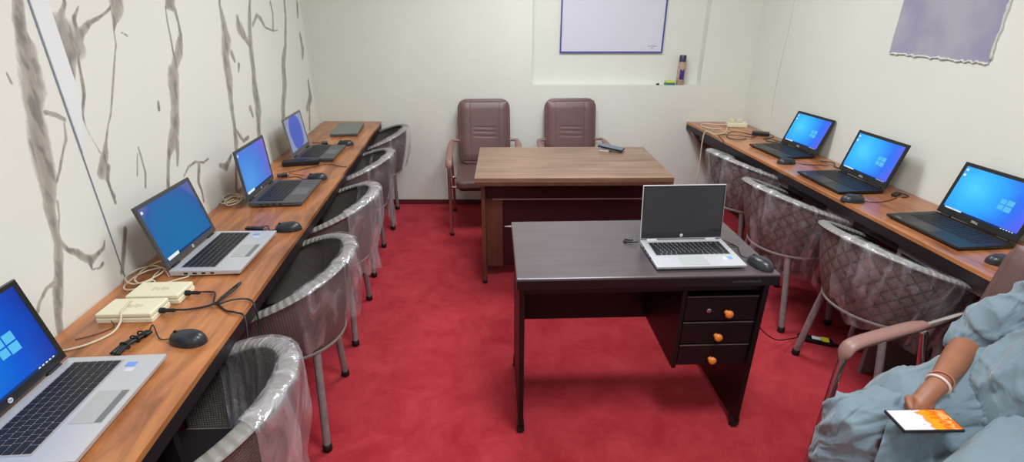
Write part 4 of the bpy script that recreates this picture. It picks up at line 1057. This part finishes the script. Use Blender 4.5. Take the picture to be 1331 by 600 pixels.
# skirt of the tunic lying over the lap and hanging over the knees
def lap(u, v):
    vv = -.205+(.57)*v; uu = -.15+(.49+.14*sm(.22, .5, v)-.07*sm(.35, 0, v))*u
    def thigh(c0, c1, z0, z1, r):
        c = c0+(c1-c0)*max(0, min(1, (uu+.08)/.5)); z = z0+(z1-z0)*max(0, (uu+.08)/.5); d = abs(vv-c)
        return z+math.sqrt(max(0, r*r-d*d)) if d < r else z-(d-r)*3.0
    zr = thigh(-.06, -.115, .50, .470, .116); zl = thigh(.13, .24, .50, .47, .116)
    z = max(zr, zl, .485-.05*sm(0, .3, uu)); k = 30.0
    z = math.log(math.exp(k*zr)+math.exp(k*zl)+math.exp(k*(.488-.06*sm(0, .35, uu))))/k
    drop = 0.
    z = max(z, .50 if vv < -.1 else .38)
    edge = sm(.80, 1.0, u); z -= edge*.10*(.6 if vv < 0 else 1)
    w_ = noise.noise(Vector((uu*5, vv*5, 8)))*.9
    f = noise.noise(Vector((uu*2.2+vv*2, vv*12-uu*7+w_, 1.5))); f2 = noise.noise(Vector((uu*4-vv*3, vv*24-uu*12+w_*2, 6.5)))
    z += max(0, 1-abs(f)*3.4)**1.5*.016*sm(.0, .3, 1-u)+max(0, 1-abs(f2)*3.5)**1.5*.007
    return (uu+edge*-.015, vv, z+.006+.075*(1-sm(-.06, .12, uu))*sm(-.21, -.06, vv))
m = MB(); m.grid(lap, 90, 100); lp = m.build('tunic_skirt', M_cloth, person, smooth=True, solid=.004)
# wrist threads and pale bracelet
ax = (el_r-wr_r).normalized()
def ring(name, c, r, th, material, tilt=0.):
    a = ax.orthogonal().normalized(); b_ = ax.cross(a); a = (a+ax*tilt).normalized()
    m = MB(); m.tube([c+a*math.cos(q)*r+b_*math.sin(q)*r for q in np.linspace(0, 2*PI, 28)[:-1]], th, 8, closed=True); return m.build(name, material, person, smooth=True)
ring('bracelet', wr_r+ax*.008, .0295, .0042, mat('pale_bracelet', (206, 184, 176), .45), .2)['label'] = 'pale bracelet'
ring('wrist_thread', wr_r+ax*.026, .031, .0028, mat('red_thread', (168, 100, 88), .7), -.2)['label'] = 'red wrist thread'
# sandals
for c in (an_r, an_l):
    m = MB(); m.prism([(c.x+.15+.03*math.cos(a), c.y+.045*math.sin(a)) for a in np.linspace(-PI/2, PI/2, 9)]+[(c.x-.05+.03*math.cos(a), c.y+.038*math.sin(a)) for a in np.linspace(PI/2, 3*PI/2, 9)], 0, .014)
    m.build('sandal', M_black, person, bevel=.003)

# phone in the hand
yaw_ph = math.atan2(-(PF*ph_dir.x+PL*ph_dir.y).y, -(PF*ph_dir.x+PL*ph_dir.y).x)+PI
wc = PC+PF*ph_c.x+PL*ph_c.y; wd_ = (PF*ph_dir.x+PL*ph_dir.y)
ph = thing('smartphone', 'lit smartphone with white and orange picture held in the seated person\'s hand', 'phone', (wc.x, wc.y, .5755), math.atan2(wd_.y, wd_.x))
m = MB(); m.box(-.083, .083, -.040, .040, 0, .009); m.build('phone_body', M_black, ph, bevel=.003, seg=3)
def phone_screen():
    m_ = bpy.data.materials.new('lit_phone_picture'); m_.use_nodes = True; nt = m_.node_tree; N = nt.nodes; L = nt.links
    for n in list(N): N.remove(n)
    o = N.new('ShaderNodeOutputMaterial'); e = N.new('ShaderNodeEmission'); e.inputs[1].default_value = 1.25; L.new(e.outputs[0], o.inputs[0])
    tc = N.new('ShaderNodeTexCoord'); sp = N.new('ShaderNodeSeparateXYZ'); L.new(tc.outputs['UV'], sp.inputs[0])
    n = N.new('ShaderNodeTexNoise'); n.inputs['Scale'].default_value = 5.5; n.inputs['Detail'].default_value = 2; L.new(tc.outputs['UV'], n.inputs['Vector'])
    a = N.new('ShaderNodeMath'); a.operation = 'MULTIPLY_ADD'; a.inputs[1].default_value = .5; L.new(n.outputs[0], a.inputs[0]); L.new(sp.outputs[0], a.inputs[2])
    r = N.new('ShaderNodeValToRGB'); cr = r.color_ramp
    cr.elements[0].position = 0; cr.elements[0].color = lin((232, 232, 255)); cr.elements[1].position = 1.0; cr.elements[1].color = lin((238, 120, 40))
    for p, c in ((.62, (240, 236, 250)), (.66, (232, 150, 60)), (.78, (246, 170, 40)), (.86, (230, 110, 20)), (1.05, (252, 190, 120))):
        q = cr.elements.new(min(p, .995)); q.color = lin(c)
    sc = N.new('ShaderNodeMath'); sc.operation = 'MULTIPLY'; sc.inputs[1].default_value = .85; L.new(a.outputs[0], sc.inputs[0]); L.new(sc.outputs[0], r.inputs[0]); L.new(r.outputs[0], e.inputs[0])
    return m_
m = MB(); m.add([(-.079,-.036,.0093),(.079,-.036,.0093),(.079,.036,.0093),(-.079,.036,.0093)], [(0,1,2,3)], [(0,0),(1,0),(1,1),(0,1)]); m.build('screen', phone_screen(), ph)

# ------------------------------------------------------------------ back wall things
wb_t = thing('whiteboard', 'blue framed whiteboard hanging in the recess of the back wall', 'whiteboard', (1.215, wb(1.215)+.1005, 1.295), WB_ROT)
bw_, bh_ = .84, .60
m = MB(); m.box(-bw_/2+.006, bw_/2-.006, -.014, -.003, .006, bh_-.006); m.build('board', M_wb, wb_t)
m = MB()
for (x0, x1, z0, z1) in ((-bw_/2, bw_/2, 0, .011), (-bw_/2, bw_/2, bh_-.011, bh_), (-bw_/2, -bw_/2+.011, .011, bh_-.011), (bw_/2-.011, bw_/2, .011, bh_-.011)): m.box(x0, x1, -.020, -.002, z0, z1)
m.build('frame', M_blue, wb_t)
m = MB(); 
for k in range(9): m.box(.30+k*.008, .305+k*.008, -.0146, -.0142, .048, .054+.003*(k % 2))
m.box(.325, .345, -.0146, -.0142, .034, .039); m.build('small_print', mat('print_grey', (120, 124, 140), .5), wb_t)
bt = thing('spray_bottle', 'tan bottle with navy cap and violet label standing on the wall ledge', 'bottle', (1.792, wb(1.792)+.045, 1.047), WB_ROT)
m = MB(); m.lathe([(.028, 0), (.0315, .004), (.0315, .10), (.031, .165), (.027, .182)], 24); m.build('bottle_body', mat('tan_bottle', (190, 158, 136), .35, var=.2, vscale=50), bt, smooth=True, angle=50)
m = MB(); m.lathe([(.0275, .183), (.0275, .228), (.024, .233)], 24); m.build('cap', mat('navy_cap', (46, 44, 78), .35), bt, smooth=True, angle=50)
m = MB()
for i in range(11):
    pass
def lab(u, v): a = math.radians(-125+65*u); r = .0322; return (r*math.cos(a), r*math.sin(a), .045+.075*v+.006*math.sin(u*9)*math.sin(v*8))
m.grid(lab, 14, 8); m.build('bottle_label', mat('violet_label', (64, 46, 140), .4, var=.3, vscale=60), bt, smooth=True)
sp = thing('board_duster', 'green and yellow sponge duster lying on the wall ledge', 'sponge', (1.705, wb(1.705)+.035, 1.047), WB_ROT)
m = MB(); m.box(-.042, .040, -.024, .024, 0, .016); m.build('duster_base', mat('teal_green_base', (50, 120, 108), .6), sp, bevel=.004)
m = MB(); m.box(-.038, .038, -.022, .022, .0165, .036); m.build('sponge', mat('yellow_green_sponge', (200, 208, 96), .9, bump=.8, bscale=160), sp, bevel=.006)
mk = thing('marker_pen', 'short marker pen lying beside the duster on the wall ledge', 'marker', (1.625, wb(1.625)+.03, 1.054), WB_ROT+.3)
m = MB(); m.lathe([(.0065, -.03), (.007, -.028), (.007, .012)], 14, Matrix.Rotation(PI/2, 4, 'Y')); m.build('barrel', M_white, mk, smooth=True, angle=50)
m = MB(); m.lathe([(.0075, .0125), (.0075, .034), (.004, .037)], 14, Matrix.Rotation(-PI/2, 4, 'Y')); m.build('pen_cap', M_black, mk, smooth=True, angle=50)

# ------------------------------------------------------------------ things on the counters and desks
def zz(pts, z=.7525): return [(x, y, z+(r[0] if r else 0)) for x, y, *r in pts]
def cord(name, label, cat, pts, r, material, group=None, n=6, lowest=True):
    m = MB(); m.tube(smooth_path(pts, n), r, 8); o = m.build(name, material, None, smooth=True)
    return tag(o, label, cat, group)
def adapter(x, y, deg, label, L_=.165, W_=.095, H_=.032):
    t = thing('power_adapter', label, 'power adapter', (x, y, .75), math.radians(deg))
    m = MB(); m.box(-L_/2, L_/2, -W_/2, W_/2, 0, H_*.52); m.build('lower_shell', M_cream, t, bevel=.003)
    m = MB(); m.box(-L_/2+.001, L_/2-.001, -W_/2+.001, W_/2-.001, H_*.55, H_); u = m.build('upper_shell', M_cream, t, bevel=.004, seg=3)
    random.seed(int(x*-1000)); 
    m = MB()
    for k in range(6):
        xx = -L_*.12+k*.009; m.box(xx, xx+.006, -.012+(k % 2)*.004, .010-(k % 3)*.003, H_+.0001, H_+.0004)
    m.build('printed_marks', mat('faint_print', (190, 184, 160), .6), u)
    m = MB(); m.lathe([(.009, 0), (.009, .012), (.006, .016), (.006, .040), (.004, .046)], 14, Matrix.Translation((L_/2, -.005, H_*.5)) @ Matrix.Rotation(PI/2, 4, 'Y')); m.build('plug', M_black, t, smooth=True, angle=40)
    return t
adapter(-1.038, 1.425, -3, 'cream power adapter block with printed marks, nearer of the two on the left counter')
adapter(-1.012, 1.528, -3, 'plain cream power adapter block, farther of the two, behind the other one')
cord('adapter_cord', 'black cord looping from the nearer cream adapter over the counter edge', 'cord', [(-.93,1.418,.766),(-.88,1.43,.757),(-.82,1.455,.757),(-.775,1.50,.775),(-.765,1.545,.782),(-.80,1.53,.760),(-.81,1.47,.757),(-.77,1.42,.754),(-.725,1.395,.758),(-.695,1.38,.745),(-.685,1.33,.66),(-.688,1.31,.62)], .0032, M_black)
cord('adapter_cord', 'black cord from the farther cream adapter crossing towards the counter edge', 'cord', [(-.905,1.521,.766),(-.86,1.535,.757),(-.83,1.50,.768),(-.80,1.43,.771),(-.755,1.455,.770),(-.72,1.475,.757),(-.693,1.45,.748),(-.684,1.43,.68),(-.688,1.40,.63)], .0030, M_black)
cord('cable', 'cream cord lying over the nearer adapter to the nearest silver laptop', 'cord', [(-1.065,1.47,.7535),(-1.05,1.455,.770),(-1.055,1.448,.786),(-1.05,1.42,.787),(-1.045,1.385,.786),(-1.04,1.36,.765),(-1.045,1.32,.7535),(-1.08,1.27,.7535),(-1.13,1.245,.7535),(-1.17,1.235,.7535)], .0032, M_creamcord)
cord('thin_wire', 'thin brown wire curled on the counter by the wall near the nearest laptop', 'wire', zz([(-1.13,1.30),(-1.09,1.32),(-1.06,1.355),(-1.075,1.375,.01)]), .0015, mat('brown_wire', (74, 44, 34), .5))
def coil(cx, cy, r, n, name, label, seed, z=.7535, tail=None, sq=.75):
    rnd = random.Random(seed); pts = []
    for i in range(n*10):
        a = 2*PI*i/10; rr = r*(1+.38*math.sin(i*.83+seed)); pts.append((cx+rr*math.cos(a)*sq+rnd.uniform(-.006, .006), cy+rr*math.sin(a)+rnd.uniform(-.006, .006), z+.0038*(i/10)+.010*abs(math.sin(a*.5+i*.2))))
    if tail: pts += tail
    return cord(name, label, 'cord', pts, .0026, M_creamcord, n=4)
coil(-1.125, 1.66, .075, 3, 'cord_coil', 'loose loops of cream cord by the wall behind the dark blue screen laptop', 2, tail=[(-1.06,1.60,.757),(-1.02,1.63,.757),(-.99,1.66,.755),(-1.03,1.69,.76)], sq=.6)
coil(-1.145, 2.43, .058, 4, 'cord_coil', 'tight coil of cream cord by the wall behind the dark grey laptop', 5, sq=.6)
# black tied cable bundle
t = thing('cable_bundle', 'short folded black cable bundle near the nearest silver laptop', 'cable', (-.955, 1.265, .75), math.radians(72))
m = MB()
for k in range(5): m.tube(smooth_path([(-.055, -.012+.006*k, .006+.002*(k % 2)), (-.02, -.008+.004*k, .013), (.02, -.006+.003*k, .010), (.055, -.007+.004*k, .006)], 5), .0042, 8)
m.build('cable_loops', M_black, t, smooth=True)
for x in (-.02, .012, .035):
    m = MB(); m.tube([(x+.001*math.cos(a)*0, .002+.016*math.cos(a), .010+.010*math.sin(a)) for a in np.linspace(0, 2*PI, 16)[:-1]], .0022, 7, closed=True); m.build('cable_tie', M_blackm, t, smooth=True)
def receiver(x, y, deg, label, L_=.08, W_=.022, H_=.012):
    t = thing('cable_plug', label, 'plug', (x, y, .75), math.radians(deg))
    m = MB(); m.box(-L_/2, L_/2, -W_/2, W_/2, .001, H_); m.build('plug_body', M_black, t, bevel=.003)
    m = MB(); m.box(L_/2+.0005, L_/2+.012, -W_/2+.005, W_/2-.005, .003, H_-.002); m.build('connector', M_chrome, t)
receiver(-.915, 2.075, -12, 'flat black plug lying beside the mouse near the dark blue screen laptop')
receiver(-1.04, 2.835, 30, 'small black plug lying on the counter behind the dark grey laptop', .05, .03, .02)
t = thing('power_adapter', 'black power adapter block in front of the laptop with the blue oval wallpaper', 'power adapter', (-1.005, 3.085, .75), math.radians(8))
m = MB(); m.box(-.105, .105, -.032, .032, 0, .03); m.build('adapter_body', M_black, t, bevel=.005)
m = MB(); m.tube([(.105, 0, .014), (.135, .01, .006), (.18, .02, .004)], .0022, 7); m.build('lead', M_black, t, smooth=True)
cord('thin_wire', 'thin black wires crossing the counter before the third mouse', 'wire', zz([(-1.08,2.88),(-1.0,2.93,.004),(-.92,3.02),(-.84,3.06,.004),(-.76,3.02),(-.715,3.0,.003)]), .002, M_black)
cord('thin_wire', 'thin red wire beside the third mouse on the left counter', 'wire', zz([(-1.08,2.72),(-1.02,2.86,.005),(-.97,2.87),(-.925,2.85)], .7535), .0018, mat('red_wire', (170, 50, 60), .5))
t = thing('wall_plug', 'small black plug box standing beside the closed grey laptop', 'plug', (-.985, 3.58, .75), .3)
m = MB(); m.box(-.02, .02, -.03, .03, 0, .022); m.build('plug_body', M_black, t, bevel=.004)
m = MB(); m.tube([(0, .03, .01), (-.02, .07, .003), (-.08, .09, .003)], .002, 7); m.build('lead', M_black, t, smooth=True)
# right counter, far end
t = thing('multi_socket', 'cream multi socket with plugs at the far end of the right counter', 'socket', (2.19, 3.90, .75), math.radians(-12))
m = MB(); m.box(-.075, .075, -.04, .04, 0, .034); m.build('socket_body', M_cream, t, bevel=.006, seg=3)
for x in (-.04, .02):
    m = MB(); m.box(x-.018, x+.018, -.018, .018, .0345, .062); m.build('plug', mat('ivory_plug', (214, 206, 180), .4), t, bevel=.005)
m = MB(); m.box(.03, .066, -.015, .015, .0345, .040); m.build('switch', M_white, t, bevel=.002)
cord('extension_cord', 'cream cord looping over the right counter and hanging down its front at the far end', 'cord', [(2.12,3.90,.762),(2.05,3.78,.754),(1.97,3.66,.7535),(1.88,3.64,.7535),(1.872,3.70,.756),(1.853,3.74,.745),(1.845,3.74,.66),(1.85,3.74,.50),(1.84,3.72,.35),(1.86,3.74,.22)], .0045, M_creamcord)
cord('extension_cord', 'cream cord curving along the back of the far end of right counter', 'cord', zz([(2.12,3.93,.008),(2.06,3.99),(1.98,4.02),(1.92,3.96),(1.95,3.85),(2.02,3.80,.006)]), .004, M_creamcord)
t = thing('power_adapter', 'black laptop adapter beside the farthest laptop on the right counter', 'power adapter', (2.215, 3.58, .75), math.radians(-30))
m = MB(); m.box(-.06, .06, -.026, .026, 0, .028); m.build('adapter_body', M_black, t, bevel=.005)
m = MB(); m.tube(smooth_path([(.06, 0, .014), (.09, -.01, .004), (.06, -.08, .003), (.02, -.14, .003)], 5), .0025, 7); m.build('lead', M_black, t, smooth=True)
for pts, lb in (([(2.16,3.60),(2.08,3.70,.004),(2.0,3.66),(1.93,3.52),(1.97,3.44,.004),(2.05,3.48)], 'black cable tangled in front of the black adapter on the far right counter'),
                ([(2.17,3.56),(2.09,3.50,.006),(2.0,3.56,.008),(1.9,3.60,.004),(1.87,3.50),(1.845,3.42,.0),(1.833,3.40,-.06),(1.838,3.36,-.16)], 'black cable running over the front edge of the far right counter'),
                ([(2.24,3.40),(2.20,3.34,.004),(2.16,3.40),(2.20,3.44,.005),(2.26,3.30)], 'short black cable coil behind the farthest right laptop'),
                ([(2.20,2.86),(2.24,2.80,.006),(2.20,2.72),(2.25,2.66,.003),(2.2,2.60)], 'short black cable by the wall between the two far right laptops')):
    cord('cable', lb, 'cord', zz(pts), .0028, M_black)
t = thing('cable_plug', 'black charger plug at the near corner of the middle right laptop', 'plug', (2.165, 2.225, .75), .5)
m = MB(); m.box(-.03, .03, -.012, .012, .001, .016); m.build('plug_body', M_black, t, bevel=.004)
m = MB(); m.tube(smooth_path([(.03,0,.008),(.05,-.02,.004),(.03,-.045,.003),(-.01,-.03,.003)], 5), .0025, 7); m.build('lead', M_black, t, smooth=True)
# walnut desk: phone on a stand-like case
t = thing('smartphone', 'dark phone leaning on a white card at the far right of the walnut desk', 'phone', (.965, 3.235, .75), math.radians(-32))
m = MB(); m.box(-.083, .083, -.04, .04, .018, .030, Matrix.Rotation(math.radians(6), 4, 'Y')); m.build('phone_body', M_black, t, bevel=.003)
m = MB(); m.box(-.079, .079, -.036, .036, .0302, .0306, Matrix.Rotation(math.radians(6), 4, 'Y')); m.build('screen', mat('blue_grey_glass', (70, 80, 108), .1), t)
m = MB(); m.box(-.07, -.005, -.03, .03, 0, .008); m.box(-.05, .0, -.02, .02, .0081, .016); m.build('white_card', M_white, t)
# black desk: cable stub at the laptop's left, usb lead, hanging lead with inline adapter
cord('cable', 'short black cable loop at the left side of the laptop on the black desk', 'cord', [(.672,1.775,.764),(.645,1.785,.760),(.625,1.800,.7545),(.635,1.820,.7545),(.665,1.815,.7545)], .0045, M_black)
cord('charging_lead', 'thin black lead hanging from the black desk down to the adapter on the carpet', 'cord', [(1.11,1.72,.735),(1.128,1.70,.73),(1.135,1.70,.64),(1.20,1.76,.45),(1.34,1.87,.25),(1.52,1.98,.09),(1.66,2.055,.03),(1.73,2.085,.016)], .0028, M_black)
t = thing('inline_adapter', 'black inline adapter with white and yellow stickers lying on the carpet', 'adapter', (1.80, 2.06, 0), math.radians(-28))
m = MB(); m.box(-.075, .085, -.022, .022, 0, .026); m.build('adapter_body', M_black, t, bevel=.005)
m = MB(); m.box(-.012, .032, -.016, .014, .0262, .0267); m.build('white_sticker', M_white, t)
m = MB(); m.box(.034, .068, -.0215, .021, .0262, .0268); m.build('yellow_sticker', mat('yellow_sticker', (226, 218, 40), .5), t)
m = MB(); m.tube(smooth_path([(.085, 0, .012), (.13, -.005, .006), (.18, .0, .005)], 5), [.009, .009, .008, .007, .006, .005, .004, .003, .003, .0025, .0025], 8); m.build('strain_relief', M_black, t, smooth=True)
